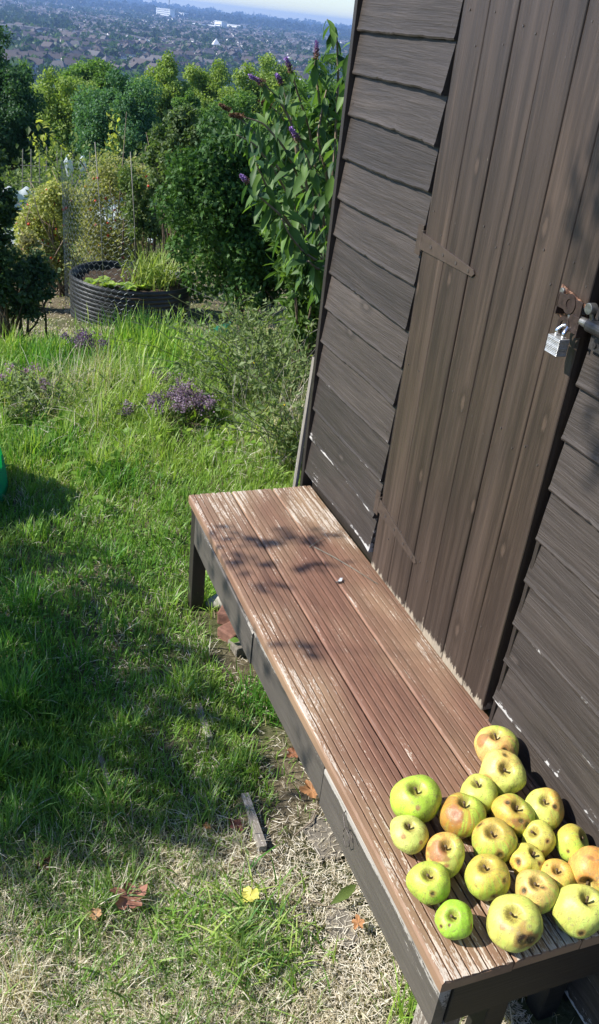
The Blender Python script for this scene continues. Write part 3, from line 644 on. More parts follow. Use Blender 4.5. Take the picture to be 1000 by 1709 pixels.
# ---------------------------------------------------------------- grass and ground cover
def vnoise(x, y, seed, sc):
    r = np.random.default_rng(seed); a = 0
    for k in range(5):
        an = r.uniform(0, 6.28); f = sc * r.uniform(.6, 1.7); a = a + np.sin((x * math.cos(an) + y * math.sin(an)) * f + r.uniform(0, 6.28))
    return a / 5 * 1.6
def sstep(a, b, x): t = np.clip((x - a) / (b - a), 0, 1); return t * t * (3 - 2 * t)
def blades(name, x, y, h, wid, straw, col, mat, lean=.5, label=None, z=None, cur=None):
    n = len(x); rng = RNG
    z = gz(x, y) - .004 if z is None else z
    az = rng.uniform(0, 2 * np.pi, n); ln = np.abs(rng.normal(lean, .3, n)) * (1 + straw * 1.2); ln = np.clip(ln, .05, 1.5)
    d = np.stack([np.cos(az), np.sin(az), np.zeros(n)], 1); side = np.stack([-np.sin(az), np.cos(az), rng.uniform(-.5, .5, n)], 1)
    V = np.zeros((n, 7, 3)); root = np.stack([x, y, z], 1)
    for j, t in enumerate((0, .38, .74, 1.0)):
        horiz = h * np.sin(ln * (.35 + .65 * t)) * t; vert = h * np.cos(ln * (.35 + .65 * t) ) * t
        vert = np.maximum(vert, .004 + .0 * t) if j else vert
        c = root + d * horiz[:, None]; c[:, 2] += vert
        wj = wid * (1, .85, .55, 0)[j]
        if j < 3: V[:, 2 * j] = c - side * wj[:, None]; V[:, 2 * j + 1] = c + side * wj[:, None]
        else: V[:, 6] = c
    o = (np.arange(n) * 7)[:, None]
    q = np.concatenate([o + np.array([0, 1, 3, 2]), o + np.array([2, 3, 5, 4])]); t3 = o + np.array([4, 5, 6])
    C = np.repeat(col, 7, axis=0)
    ob = npmesh(name, V.reshape(-1, 3), [t3, q], mat, col=np.clip(C, 0, 1))
    if label: tag(ob, label, 'grass', kind='stuff')
    return ob
def field(n, x0, x1, y0, y1, fx=None):
    x = RNG.uniform(x0, x1, n); y = RNG.uniform(y0, y1, n)
    return x, y
G1, G2, G3 = np.array([.046, .150, .022]), np.array([.165, .37, .048]), np.array([.42, .52, .12])
S1, S2 = np.array([.38, .31, .20]), np.array([.84, .78, .66])
def grass_colour(n, straw, yel):
    t = RNG.uniform(0, 1, n); g_ = cmix(G1, G2, t); g_ = cmix(g_, G3, np.clip(yel + RNG.uniform(-.3, .3, n), 0, 1) * .6)
    s_ = cmix(S1, S2, RNG.uniform(0, 1, n) ** .8); return np.where(straw[:, None] > .5, s_, g_)
def worn(x, y):        # bare, dry patches
    b = np.exp(-(((x + .40) / .16) ** 2 + ((y - 1.34) / .16) ** 2)) + .9 * np.exp(-(((x + .42) / .12) ** 2 + ((y - 1.02) / .16) ** 2)) + .35 * np.exp(-(((x + .62) / .13) ** 2 + ((y - 1.9) / .5) ** 2))
    return b
def lawn(name, n, x0, x1, y0, y1, label, hs=1.0, wsc=1.0):
    x, y = field(n, x0, x1, y0, y1)
    v = vnoise(x, y, 21, 9); v2 = vnoise(x, y, 22, 26)
    front = 1 - sstep(1.25, 1.6, y + .25 * (x + .6)); mid = sstep(1.25, 1.6, y) * (1 - sstep(2.3, 3.0, y)); left = sstep(-.72, -.95, x) 
    lush = sstep(3.3, 4.0, y) * (1 - sstep(5.25, 5.5, y + .5 * v * .3)); path = sstep(5.5, 5.9, y) * (1 - .6 * sstep(8.5, 9.5, y))
    sp = .76 * front + mid * (.16 * (1 - left) + .04) + .10 * sstep(2.3, 3.3, y) + .75 * path + .15 * v * front + .12 * v2
    sp = sp - .35 * front * np.exp(-(((x + .62) / .17) ** 2 + ((y - 1.12) / .10) ** 2)) - .3 * front * np.exp(-(((x + .85) / .10) ** 2 + ((y - 1.32) / .12) ** 2))
    sp = sp + .3 * front * sstep(-.62, -.45, x)
    yv = vnoise(x, y, 31, 5); sp = sp + .18 * sstep(2.6, 3.2, y) * (yv > .3)
    sp = np.clip(sp, .02, .95); straw = (RNG.uniform(0, 1, n) < sp).astype(float)
    h = .034 * front + mid * (.030 + .022 * left) + .042 * sstep(2.3, 3.3, y) * (1 - lush) + lush * .100 * (1 + .55 * v) + .0 * y
    h = h * (1 - .7 * path) + .012
    tus = sstep(.35, 1.0, v2) * (1 - path); h = h * (1 + .9 * tus)
    h = h * RNG.uniform(.45, 1.35, n) * hs; h = np.where(straw > .5, h * .95, h); h = np.maximum(h, .010)
    keep = RNG.uniform(0, 1, n) > np.clip(worn(x, y) * 1.0, 0, .93)
    keep &= ~((x > -.41) & (x < .02) & (y > .7) & (y < 2.4) & (RNG.uniform(0, 1, n) < .9)) & ~((x > -.02) & (y < 2.45) & (y > -.6))
    keep &= ~((np.hypot((x - HERB[0]) / 1.3, y - HERB[1]) < .12) & (RNG.uniform(0, 1, n) < .75))
    bx, by = BED[0], BED[1]; keep &= (x - bx) ** 2 + (y - by) ** 2 > .45 ** 2
    wd = (.0011 + .00055 * y ** .8 * .6) * RNG.uniform(.6, 1.4, n) * wsc; wd = np.where(straw > .5, wd * .65, wd * (1 + .5 * tus))
    yel = .35 + .40 * v - .25 * left + .6 * sstep(2.8, 3.6, y)
    c = grass_colour(n, straw, yel)
    c = cmix(c, np.where(straw[:, None] > .5, c, c * .45 + np.array([.13, .15, .07])), front * .8)
    k = keep; blades(name, x[k], y[k], h[k], wd[k], straw[k], c[k], M['grass'], .55, label)
HERB = at(318, 660, 3.98); BED = at(219, 500, 6.6); BED = np.array([BED[0], 6.62, gz(BED[0], 6.62)])
lawn('lawn_grass', 85000, -1.55, .05, .55, 2.0, 'short dry grass and straw on the lawn in the foreground')
lawn('lawn_grass', 52000, -1.75, .5, 2.0, 3.6, 'green lawn grass beside the middle and far end of the bench')
lawn('lawn_grass', 80000, -1.8, 1.6, 3.6, 6.2, 'long bright green grass between the bench and the black bed')
lawn('lawn_grass', 34000, -2.5, 3.0, 6.2, 12, 'short straw coloured grass around the black bed', 1.0, 1.4)
lawn('lawn_grass', 30000, -5.5, -1.55, -1.0, 6.0, 'grass left of the picture on the shaded side', 1.2, 2.0)
lawn('lawn_grass', 8000, -2.0, .0, -1.2, .6, 'grass at the near end of the bench', 1.0, 1.5)
# flat straw litter lying over the soil
n = 75000; x, y = field(n, -1.3, -.1, .6, 2.2); k = RNG.uniform(0, 1, n) < (1.0 * (1 - sstep(1.12, 1.5, y)) + .07); x, y = x[k], y[k]; n = len(x)
az = RNG.uniform(0, 6.28, n); L = RNG.uniform(.005, .024, n); d = np.stack([np.cos(az), np.sin(az), RNG.uniform(-.25, .25, n)], 1); sd_ = np.stack([-np.sin(az), np.cos(az), RNG.uniform(-.4, .4, n)], 1)
c0 = np.stack([x, y, gz(x, y) + RNG.uniform(.0, .012, n)], 1); wd = RNG.uniform(.0003, .0009, n)[:, None]
V = np.stack([c0 - d * L[:, None] / 2 - sd_ * wd, c0 + d * L[:, None] / 2 - sd_ * wd, c0 + d * L[:, None] / 2 + sd_ * wd, c0 - d * L[:, None] / 2 + sd_ * wd], 1).reshape(-1, 3)
o = npmesh('straw_litter', V, [np.arange(n * 4).reshape(-1, 4)], M['dryleaf'], col=np.repeat(cmix(S1, S2 * 1.1, RNG.uniform(0, 1, n)), 4, axis=0))
tag(o, 'dead straw and clippings strewn over the bare earth', 'straw', kind='stuff')
def tussock(px, py, y, n, h, label, name='grass_tuft', spread=.06, wd=.0022, straw=0., c=None, lean=.45):
    p = at(px, py, y); x = p[0] + RNG.normal(0, spread, n); yy = y + RNG.normal(0, spread, n)
    st = (RNG.uniform(0, 1, n) < straw).astype(float); cc = grass_colour(n, st, .5 * np.ones(n)) if c is None else cmix(c[0], c[1], RNG.uniform(0, 1, n))
    o = blades(name, x, yy, h * RNG.uniform(.45, 1.2, n), np.full(n, wd) * RNG.uniform(.6, 1.3, n), st, cc, M['grass'], lean)
    tag(o, label, 'grass', kind='stuff'); return o
tussock(690, 1690, .86, 90, .13, 'tuft of bright green grass against the near corner of the bench', spread=.022, wd=.0018, c=(G2, G3))
tussock(420, 1600, 1.12, 260, .10, 'broad bladed green tuft in the sunny foreground straw', spread=.07, wd=.0024, c=(G1 * 1.3, G3), lean=.9)
tussock(300, 1540, 1.22, 170, .075, 'broad bladed olive green tuft beside the curled brown leaf', spread=.05, wd=.0024, straw=.25, c=None, lean=.95)
tussock(120, 1510, 1.28, 150, .07, 'low olive tuft in the straw at the lower left edge', spread=.05, wd=.0022, straw=.3, lean=1.0)
tussock(180, 1640, 1.12, 150, .06, 'flattened pale green tuft at the very bottom left', spread=.06, wd=.0022, straw=.4, lean=1.1)
tussock(500, 1560, 1.05, 110, .06, 'small straw coloured tuft in front of the long green leaf', spread=.04, wd=.0018, straw=.6, lean=1.0)
tussock(100, 630, 4.3, 420, .26, 'flattened pale grass stems over the weeds on the left', name='grass_stalks', spread=.20, wd=.0018, c=(S1, S2), lean=1.15)
tussock(260, 640, 4.2, 200, .22, 'scattered straw stems around the purple flowers', name='grass_stalks', spread=.2, wd=.0016, c=(S1, G3), lean=.9)
tussock(420, 720, 3.6, 300, .12, 'pale flattened grass by the shed corner', name='grass_stalks', spread=.16, wd=.0018, c=(S1, S2), lean=1.2)
tussock(350, 570, 4.9, 400, .22, 'yellow green tussock left of the straggly weeds', spread=.13, wd=.0035, c=(G2, G3))
tussock(240, 545, 5.25, 1100, .27, 'tall bright green tussock in front of the black bed', spread=.15, wd=.004, c=(G2, G3))
tussock(260, 600, 4.8, 400, .14, 'mid green tussock behind the purple flowers', spread=.13, wd=.0035, c=(G1, G2))
tussock(90, 560, 5.0, 700, .18, 'dark green tussock left of the lone purple flower', spread=.16, wd=.0035, c=(G1, G2))
tussock(150, 610, 4.45, 200, .30, 'thin straw coloured grass stalks standing on the left of the lawn', name='grass_stalks', spread=.13, wd=.0016, c=(S1, S2), lean=.28)
tussock(60, 690, 3.8, 800, .12, 'soft deep green tussock near the left edge by the teal net', spread=.13, wd=.003, c=(G1, G2))
tussock(190, 740, 3.4, 500, .10, 'dark green tuft in the middle of the lawn', spread=.09, wd=.0025, c=(G1, G2))
tussock(30, 1190, 2.05, 900, .10, 'fine green tuft on the shaded left edge of the lawn', spread=.13, wd=.0015, c=(G1, G2), lean=.8)
tussock(350, 1010, 2.42, 200, .12, 'sunlit green tuft at the foot of the far bench leg', spread=.05, wd=.002, c=(G2, G3), lean=.8)
tussock(450, 1150, 1.82, 260, .10, 'green tuft beneath the middle of the bench', spread=.06, wd=.002, c=(G1, G2), lean=.7)

# broad leaves of weeds among the grass
def weedleaves(name, px, py, y, n, s, sp, label, c=((.07, .16, .02), (.20, .34, .05))):
    p = at(px, py, y); P = np.stack([p[0] + RNG.normal(0, sp, n), y + RNG.normal(0, sp, n), np.zeros(n)], 1); P[:, 2] = gz(P[:, 0], P[:, 1]) + RNG.uniform(.01, .07, n)
    Yd = np.stack([RNG.normal(size=n), RNG.normal(size=n), RNG.uniform(-.1, .7, n)], 1); Zd = norm(np.array([0, 0, 1.]) + .4 * RNG.normal(size=(n, 3)))
    V, q = scatter(LEAF8 * np.array([2.2, 1, 1]), LEAF8P, P, Yd, Zd, s * RNG.uniform(.6, 1.3, n))
    o = npmesh(name, V, q, M['leafv'], col=np.repeat(cmix(c[0], c[1], RNG.uniform(0, 1, n)), len(LEAF8), axis=0)); tag(o, label, 'weed', kind='stuff'); return o
weedleaves('broadleaf_weed', 170, 745, 3.45, 60, .05, .12, 'round leaved weed in the shaded grass left of centre')
weedleaves('broadleaf_weed', 60, 660, 4.0, 160, .05, .2, 'patch of leafy weeds on the left of the long grass')
weedleaves('broadleaf_weed', 330, 700, 3.9, 90, .05, .2, 'bright leafy weeds in the sunny grass before the purple flowers', ((.16, .30, .03), (.30, .42, .06)))
weedleaves('broadleaf_weed', 120, 700, 3.7, 130, .045, .16, 'leafy weeds at the left between the net and the straw stalks')
weedleaves('clover', 250, 880, 2.75, 260, .016, .16, 'fine clover in the lawn before the far end of the bench')
weedleaves('clover', 120, 1000, 2.35, 260, .015, .14, 'fine clover in the shaded lawn on the left')
weedleaves('broadleaf_weed', 420, 1080, 2.12, 22, .035, .035, 'small bright leafed seedlings under the front of the bench')
weedleaves('broadleaf_weed', 440, 720, 3.75, 60, .045, .14, 'low leafy weeds near the shed corner', ((.14, .28, .03), (.28, .40, .06)))

# ---------------------------------------------------------------- things lying on the lawn
def ground_at(px, py, dz=0.0):
    p = ghit(px, py); p[2] = gz(p[0], p[1]) + dz; return p
def fallen_leaf(px, py, s, label, c, seed, lobes=5, dz=.02):
    p = ground_at(px, py, dz); r = np.random.default_rng(seed); k = 40; a = np.linspace(0, 2 * np.pi, k, endpoint=False)
    rad = s * (.62 + .38 * np.abs(np.cos(a * lobes / 2)) ** .7) * (1 + .08 * r.normal(size=k)); rad *= 1 - .25 * (np.cos(a) < -.9)
    rings = [.0, .33, .66, 1.]; V = []; az = r.uniform(0, 6.28); tl = r.uniform(-.22, .22, 2)
    cu = r.uniform(.15, .45)
    for q in rings[1:]:
        X_ = rad * q * np.cos(a); Y_ = rad * q * np.sin(a) * .8; Z_ = cu * (X_ ** 2) / s * 1.1 + .12 * s * np.sin(a * 4 + 1) * q ** 2 + .10 * s * (np.abs(np.sin(a * lobes / 2)) * q) + tl[0] * X_ + tl[1] * Y_
        V.append(np.stack([X_ * math.cos(az) - Y_ * math.sin(az), X_ * math.sin(az) + Y_ * math.cos(az), Z_], 1))
    V = np.concatenate([[[0, 0, 0]]] + V) + p; t3 = np.array([(0, 1 + i, 1 + (i + 1) % k) for i in range(k)])
    q4 = np.array([(1 + w_ * k + i, 1 + (w_ + 1) * k + i, 1 + (w_ + 1) * k + (i + 1) % k, 1 + w_ * k + (i + 1) % k) for w_ in range(2) for i in range(k)])
    cc = np.array(c) * (1 + .22 * r.normal(size=(len(V), 1))); cc[1::7] *= .7
    root = empty('fallen_leaf', p, label, 'leaf', 'fallen leaves on the lawn')
    npmesh('blade', V, [t3, q4], M['dryleaf'], root, col=np.clip(cc, .01, 1), smooth=True)
    d = np.array([math.cos(az + math.pi), math.sin(az + math.pi), .1]); mb = MB(); mb.tube([p, p + d * s * .8, p + d * s * 1.35 + [0, 0, .004]], .0009, 5); mb.build('stalk', M['twig'], root)
fallen_leaf(215, 1545, .040, 'large curled reddish brown leaf on the sunny straw at lower left', (.34, .16, .11), 21, dz=.045)
fallen_leaf(160, 1610, .017, 'small tan curled leaf below the large brown leaf at lower left', (.46, .27, .14), 2, dz=.04)
fallen_leaf(412, 1542, .026, 'crumpled bright yellow leaf on the foreground grass', (.70, .64, .14), 3, 3, dz=.05)
fallen_leaf(584, 1608, .019, 'orange brown curled leaf in the straw by the near bench foot', (.48, .24, .11), 4, dz=.035)
fallen_leaf(345, 1390, .012, 'small orange brown leaf left of the short grey board', (.40, .20, .09), 5)
fallen_leaf(70, 1458, .022, 'dark brown leaf in the shade at the left edge', (.11, .05, .03), 6)
fallen_leaf(518, 1335, .034, 'broad orange brown leaf against the front rail of the bench', (.40, .20, .09), 7, dz=.03)
fallen_leaf(488, 1268, .022, 'brown leaf under the front rail just beyond the broad orange one', (.27, .12, .065), 8, dz=.02)
fallen_leaf(395, 1388, .024, 'dark reddish leaf lying against the short grey board', (.14, .06, .045), 9)
fallen_leaf(240, 833, .022, 'dark shrivelled leaf on the grass before the far end of the bench', (.10, .07, .05), 10)
fallen_leaf(375, 1040, .030, 'pale brown leaf beside the bricks under the far bench', (.36, .25, .17), 12)
# long green leaf by the bench
p = ground_at(592, 1492, .03); V, q = scatter(LEAF8, LEAF8P, np.array([p]), np.array([[-.7, -.35, .1]]), np.array([[.2, -.5, 1.]]), np.array([.085]))
o = npmesh('fallen_leaf', V, q, M['leafv'], col=np.tile((.20, .28, .09), (len(V), 1)), smooth=True); tag(o, 'long narrow folded green leaf beside the bench front', 'leaf', 'fallen leaves on the lawn')
def stick(pts, r, name, label, mat='twig', cat='stick', jz=.012):
    P = np.array([ground_at(a, b, jz) for a, b in pts]); mb = MB()
    t = np.linspace(0, len(P) - 1, 12); PP = np.stack([np.interp(t, np.arange(len(P)), P[:, k]) for k in range(3)], 1) + RNG.normal(0, r * .5, (12, 3))
    mb.tube(PP, np.linspace(r, r * .6, 12), 6); tag(mb.build(name, M[mat], smooth=True), label, cat)
stick([(215, 1338), (221, 1368), (222, 1400)], .0016, 'straw_stalk', 'thin upright pale straw stalk in the shaded grass', 'cane', 'straw', .03)
stick([(275, 1490), (305, 1520), (338, 1565)], .0011, 'straw_stalk', 'long pale straw stalk crossing the green foreground tuft', 'cane', 'straw', .05)
stick([(150, 770), (190, 765), (215, 752), (200, 735)], .004, 'twig', 'crooked brown twig on the grass left of centre')
stick([(195, 815), (208, 795), (215, 785)], .003, 'twig', 'short grey twig on the grass before the dark leaf', jz=.04)
stick([(490, 1400), (520, 1380), (530, 1350)], .0022, 'twig', 'bent brown twig on the bare earth by the bench')
stick([(495, 1500), (540, 1520), (575, 1530)], .0014, 'twig', 'thin twig lying in the straw before the bench')
def board(p0, p1, wd, th, name, label, mat='greywood'):
    a = ground_at(*p0); b = ground_at(*p1); d = norm(b - a); s_ = np.array([-d[1], d[0], 0]) * wd / 2; mb = MB(); u = np.array([0, 0, th]); lo = np.array([0, 0, -.02])
    mb.hexa([a - s_ + lo, a + s_ + lo, b + s_ + lo, b - s_ + lo, a - s_ + u, a + s_ + u, b + s_ + u * 1.2, b - s_ + u * 1.2]); o = mb.build(name, M[mat], bevel=.002); tag(o, label, 'board')
board((408, 1335), (438, 1425), .020, .022, 'wooden_board', 'short weathered grey board half sunk in the lawn beside the bench')
board((165, 1258), (184, 1325), .014, .020, 'wooden_board', 'narrow pale board half buried in the shaded grass on the left')
board((330, 1180), (350, 1240), .018, .014, 'wooden_board', 'dull board almost hidden in the grass beside the bench middle')
def slab(px, py, sx, sy, name, label, mat):
    p = ground_at(px, py, -.004); k = 22; a = np.linspace(0, 2 * np.pi, k, endpoint=False); r = RNG.uniform(.8, 1.1, k)
    P = np.stack([p[0] + sx * np.cos(a) * r, p[1] + sy * np.sin(a) * r, 0 * a], 1); lo = P.copy(); lo[:, 2] = gz(P[:, 0], P[:, 1]) - .03; up = P.copy(); up[:, :2] = p[:2] + (P[:, :2] - p[:2]) * .92; up[:, 2] = gz(up[:, 0], up[:, 1]) + .006
    V = np.concatenate([lo, up]); o = npmesh(name, V, [np.array([(i, (i + 1) % k, k + (i + 1) % k, k + i) for i in range(k)]), np.arange(k, 2 * k)[None]], M[mat]); tag(o, label, 'stone'); return o
M['slab'] = plain('dusty_slab', (.17, .15, .12), .9, 0, .2, .35, 40, .003)
slab(545, 1400, .055, .075, 'stone_slab', 'dusty flat stone set in the bare earth before the bench', 'slab')
slab(562, 1575, .035, .06, 'stone_slab', 'small flat stone in the straw near the bench foot', 'slab')
# stones, log and bricks by the far leg
def brick(px, py, rot, label, L=.10, W_=.055, H=.035, dz=0, mat='brick', name='brick', yy=None):
    p = ground_at(px, py, dz); c, s = math.cos(rot), math.sin(rot); mb = MB(); V = []
    for z in (-.01, H):
        for (a, b) in ((-L, -W_), (L, -W_), (L, W_), (-L, W_)): V.append(p + np.array([(a * c - b * s) / 2 * 1.2, (a * s + b * c) / 2 * 1.2, z]))
    tag(mb.hexa(V).build(name, M[mat], bevel=.006, jit=.002), label, name)
brick(395, 1062, .5, 'reddish broken brick on the ground under the far part of the bench', dz=.01)
brick(385, 1038, 1.0, 'second paler brick lying just behind the red one under the bench', L=.08, dz=.02)
brick(405, 1085, .2, 'grey broken paving piece in front of the bricks under the bench', L=.07, mat='slab', name='paving_piece')
p = ground_at(372, 1025, .02); mb = MB(); mb.tube([p + [-.04, .05, -.01], p + [.0, .02, .02], p + [.06, -.03, .035]], [.012, .030, .034], 14); tag(mb.build('log', M['stone'], smooth=True), 'short pale log end lying behind the bricks under the bench', 'log')

# bits on the bench
mb = MB(); mb.tube([(-.135, 2.02, .003), (-.10, 1.95, .006), (-.065, 1.88, .004), (-.03, 1.80, .003)], .0012, 5); tag(mb.build('dry_stalk', M['cane'], smooth=True), 'curved dry stalk lying on the bench by the wall', 'stalk')
mb = MB(); mb.tube([(-.150, 2.02, .003), (-.09, 2.06, .006)], .0011, 5); tag(mb.build('dry_stalk', M['cane'], smooth=True), 'short straight dry stalk on the bench, crossing the end of the curved one', 'stalk')
root = empty('dead_fly', (-.135, 1.83, 0), 'small dead fly on the bench top near the wall', 'fly')
mb = MB(); mb.tube([(-.143, 1.835, .003), (-.137, 1.831, .0045), (-.132, 1.827, .0035)], [.0015, .0028, .0018], 8); mb.build('body', M['nail'], root, smooth=True)
for s in (-1, 1):
    mb = MB(); mb.add([(-.137, 1.831, .006), (-.130 + s * .004, 1.842 + s * .004, .007), (-.124 + s * .005, 1.838 + s * .006, .007), (-.128 + s * .001, 1.830, .0065)], [np.array([(0, 1, 2, 3)])]); mb.build('wing', M['fleece'], root)

# ---------------------------------------------------------------- flowers in the grass
def herb(px, py, y, nst, h, sp, label, fc=((.14, .08, .15), (.36, .28, .36)), name='flowering_herb', heads=7, lean=.25):
    p = at(px, py, y); z0 = gz(p[0], y); root = empty(name, (p[0], y, z0), label, 'herb', 'purple flowering herbs in the long grass')
    mb = MB(); HP = []; LP = []
    for _ in range(nst):
        b = np.array([p[0] + RNG.normal(0, sp), y + RNG.normal(0, sp * .7), 0]); b[2] = gz(b[0], b[1]); d = np.array([RNG.normal(0, lean), RNG.normal(0, lean), 1.]) * h * RNG.uniform(.7, 1.1)
        P = [b, b + d * .5 + RNG.normal(0, .01, 3), b + d]; mb.tube(P, [.0022, .0018, .0012], 4)
        for q in range(heads): HP.append(b + d * RNG.uniform(.82, 1.02) + RNG.normal(0, .014, 3))
        for q in range(10): LP.append(b + d * RNG.uniform(.2, .9))
    mb.build('stems', M['stemg'], root)
    HP = np.array(HP); LP = np.array(LP); n = len(HP) * 16; P = np.repeat(HP, 16, axis=0) + RNG.normal(0, .008, (n, 3))
    V, q = scatter(LEAF4 * np.array([1.6, 1, 1]), LEAF4P, P, rdir(n), rdir(n), RNG.uniform(.005, .011, n))
    npmesh('flower_heads', V, q, M['petal'], root, col=np.repeat(cmix(fc[0], fc[1], RNG.uniform(0, 1, n)), 4, axis=0))
    n = len(LP); V, q = scatter(LEAF4, LEAF4P, LP, rdir(n) + [0, 0, .3], rdir(n) + [0, 0, 1], RNG.uniform(.012, .025, n)); npmesh('leaves', V, q, M['leafv'], root, col=np.repeat(cmix((.06, .12, .03), (.14, .22, .06), RNG.uniform(0, 1, n)), 4, axis=0))
herb(318, 660, 3.98, 46, .15, .080, 'wide clump of purple flowers in the middle of the long grass')
herb(150, 555, 5.0, 16, .20, .035, 'lone dark purple flower clump in front of the black bed', ((.10, .05, .13), (.25, .17, .30)))
herb(34, 580, 4.6, 6, .14, .04, 'small purple flowers at the left edge of the long grass', ((.22, .10, .24), (.45, .28, .45)))
herb(84, 612, 4.4, 4, .14, .03, 'few faint purple flower heads left of the straw stalks')
herb(207, 640, 4.0, 3, .13, .02, 'thin single purple flower stem left of the wide purple clump')
herb(272, 600, 4.4, 4, .14, .03, 'small purple flower heads just behind the wide purple clump')
def yellow(px, py, y, label):
    p = at(px, py, y); root = empty('yellow_flower', (p[0], y, gz(p[0], y)), label, 'flower', 'small yellow flowers by the shed')
    mb = MB(); mb.tube([(p[0], y, gz(p[0], y)), p], .0015, 4); mb.build('stem', M['stemg'], root)
    n = 9; a = np.linspace(0, 6.28, n, endpoint=False); Yd = np.stack([np.cos(a), np.sin(a), .15 + 0 * a], 1); V, q = scatter(LEAF4 * np.array([1.3, 1, 1]), LEAF4P, np.repeat([p], n, axis=0), Yd, np.tile([0, -.3, 1.], (n, 1)), np.full(n, .013))
    npmesh('petals', V, q, M['petal'], root, col=np.tile((.85, .62, .03), (len(V), 1)))
yellow(425, 633, 4.1, 'yellow flower left of the straggly weeds by the shed'); yellow(446, 625, 4.1, 'yellow flower just right of its twin before the straggly weeds'); yellow(424, 606, 4.25, 'yellow flower a little above the pair before the weeds')
yellow(474, 676, 3.7, 'lowest yellow flower near the foot of the shed corner'); yellow(533, 569, 4.0, 'yellow flower touching the shed corner edge')
# ---------------------------------------------------------------- black raised bed
bed = empty('raised_bed', tuple(BED), 'round black ridged plastic raised bed with lettuces on the dry grass', 'raised bed')
k = 72; zs = []; rs = []
H = .34; R0 = .425; nr = 11
for j in range(nr * 8 + 1):
    t = j / (nr * 8); zs.append(t * H - .03); rs.append(R0 + .007 * abs(math.sin(t * nr * math.pi)) ** .6 + .004 * t)
zs += [H - .025, H - .03, H - .12]; rs += [R0 + .006, R0 - .012, R0 - .014]
a = np.linspace(0, 2 * np.pi, k, endpoint=False); zs = np.array(zs); rs = np.array(rs); m = len(zs)
wob = 1 + .03 * np.cos(2 * a + .5) + .012 * np.cos(3 * a + 2)
V = np.stack([BED[0] + rs[:, None] * (np.cos(a) * wob)[None], BED[1] + rs[:, None] * (np.sin(a) * wob)[None], BED[2] + zs[:, None] + (rs[:, None] * np.cos(a)[None]) * -.035 + .004 * np.sin(a * 4)[None]], -1).reshape(-1, 3)
i = (np.arange(m - 1)[:, None] * k + np.arange(k)[None]); jn = (np.arange(m - 1)[:, None] * k + (np.arange(k)[None] + 1) % k)
npmesh('wall', V, [np.stack([i, jn, jn + k, i + k], -1).reshape(-1, 4)], M['blackp'], bed, smooth=True)
rr_ = np.linspace(.02, .43, 8); V = np.stack([BED[0] + rr_[:, None] * np.cos(a), BED[1] + rr_[:, None] * np.sin(a), BED[2] + H - .07 + RNG.normal(0, .007, (8, k))], -1).reshape(-1, 3)
i = (np.arange(7)[:, None] * k + np.arange(k)[None]); jn = (np.arange(7)[:, None] * k + (np.arange(k)[None] + 1) % k)
npmesh('soil', V, [np.stack([i, jn, jn + k, i + k], -1).reshape(-1, 4)], M['soil'], bed, smooth=True)
def lettuce(dx, dy, label, s=.07):
    b = BED + [dx, dy, H - .06]; n = 16; a_ = RNG.uniform(0, 6.28, n); Yd = np.stack([np.cos(a_), np.sin(a_), RNG.uniform(.3, 1.2, n)], 1)
    V, q = scatter(LEAF8 * np.array([3.2, 1, 2]), LEAF8P, np.repeat([b], n, axis=0), Yd, np.tile([0, 0, 1.], (n, 1)) + .2 * RNG.normal(size=(n, 3)), s * RNG.uniform(.7, 1.2, n))
    o = npmesh('lettuce', V, q, M['leafv'], col=np.repeat(cmix((.22, .36, .05), (.45, .55, .14), RNG.uniform(0, 1, n)), len(LEAF8), axis=0), loc=tuple(b), smooth=True); tag(o, label, 'lettuce', 'lettuces in the black bed')
lettuce(-.30, -.12, 'leftmost pale green lettuce in the black bed'); lettuce(-.19, -.20, 'second lettuce from the left in the black bed', .085); lettuce(-.07, -.24, 'third lettuce, near the front rim of the black bed', .08); lettuce(-.20, -.02, 'small lettuce behind the second one in the black bed', .06)
lettuce(.03, -.2, 'lettuce right of the middle cane in the black bed', .06)
tussock_o = tussock(262, 470, 6.55, 1, .1, 'x'); bpy.data.objects.remove(tussock_o)
n = 260; x = BED[0] + .17 + RNG.normal(0, .08, n); y = BED[1] + RNG.normal(-.05, .09, n)
o = blades('leafy_plant', x, y, RNG.uniform(.15, .34, n), np.full(n, .0055), np.zeros(n), cmix((.20, .30, .06), (.38, .44, .15), RNG.uniform(0, 1, n)), M['grass'], .7, z=np.full(n, BED[2] + H - .07)); tag(o, 'arching strappy green plant growing in the right of the black bed', 'plant')
for (dx, dy, hh, ln, lb) in ((-.21, -.05, 1.0, -.05, 'left bamboo cane standing in the black bed'), (.03, -.05, .95, -.05, 'right bamboo cane standing in the black bed')):
    b = BED + [dx, dy, H - .1]; mb = MB(); mb.tube([b, b + [ln * hh * .5 + .008, 0, hh * .5], b + [ln * hh, .01, hh]], .0035, 7); tag(mb.build('cane', M['cane'], smooth=True), lb, 'cane')
# wire mesh guard
mb_v = []; E_ = []
Rg = .475; cell = .045; ncol = int(2 * math.pi * Rg / (cell)); rows = 27
def gp(cx, z): an = cx / ncol * 2 * math.pi; return BED + [Rg * (1 + .02 * math.sin(an * 3)) * math.cos(an), Rg * math.sin(an), z + .02 * math.sin(an * 5)]
mb = MB()
for rw in range(rows):
    z = .02 + rw * cell * .86
    for cx in range(ncol):
        an = cx / ncol * 2 * math.pi
        if not (.62 * math.pi < an < 1.45 * math.pi): continue
        if z > 1.05 - .45 * max(0, (an - 1.25 * math.pi)): continue
        o_ = (rw % 2) * .5; p0 = gp(cx + o_, z); p1 = gp(cx + o_, z + cell * .42); p2 = gp(cx + o_ + .5, z + cell * .86); p3 = gp(cx + o_ - .5, z + cell * .86)
        mb.tube([p0, p1], .0009, 3, cap=False); mb.tube([p1, p2], .0009, 3, cap=False); mb.tube([p1, p3], .0009, 3, cap=False)
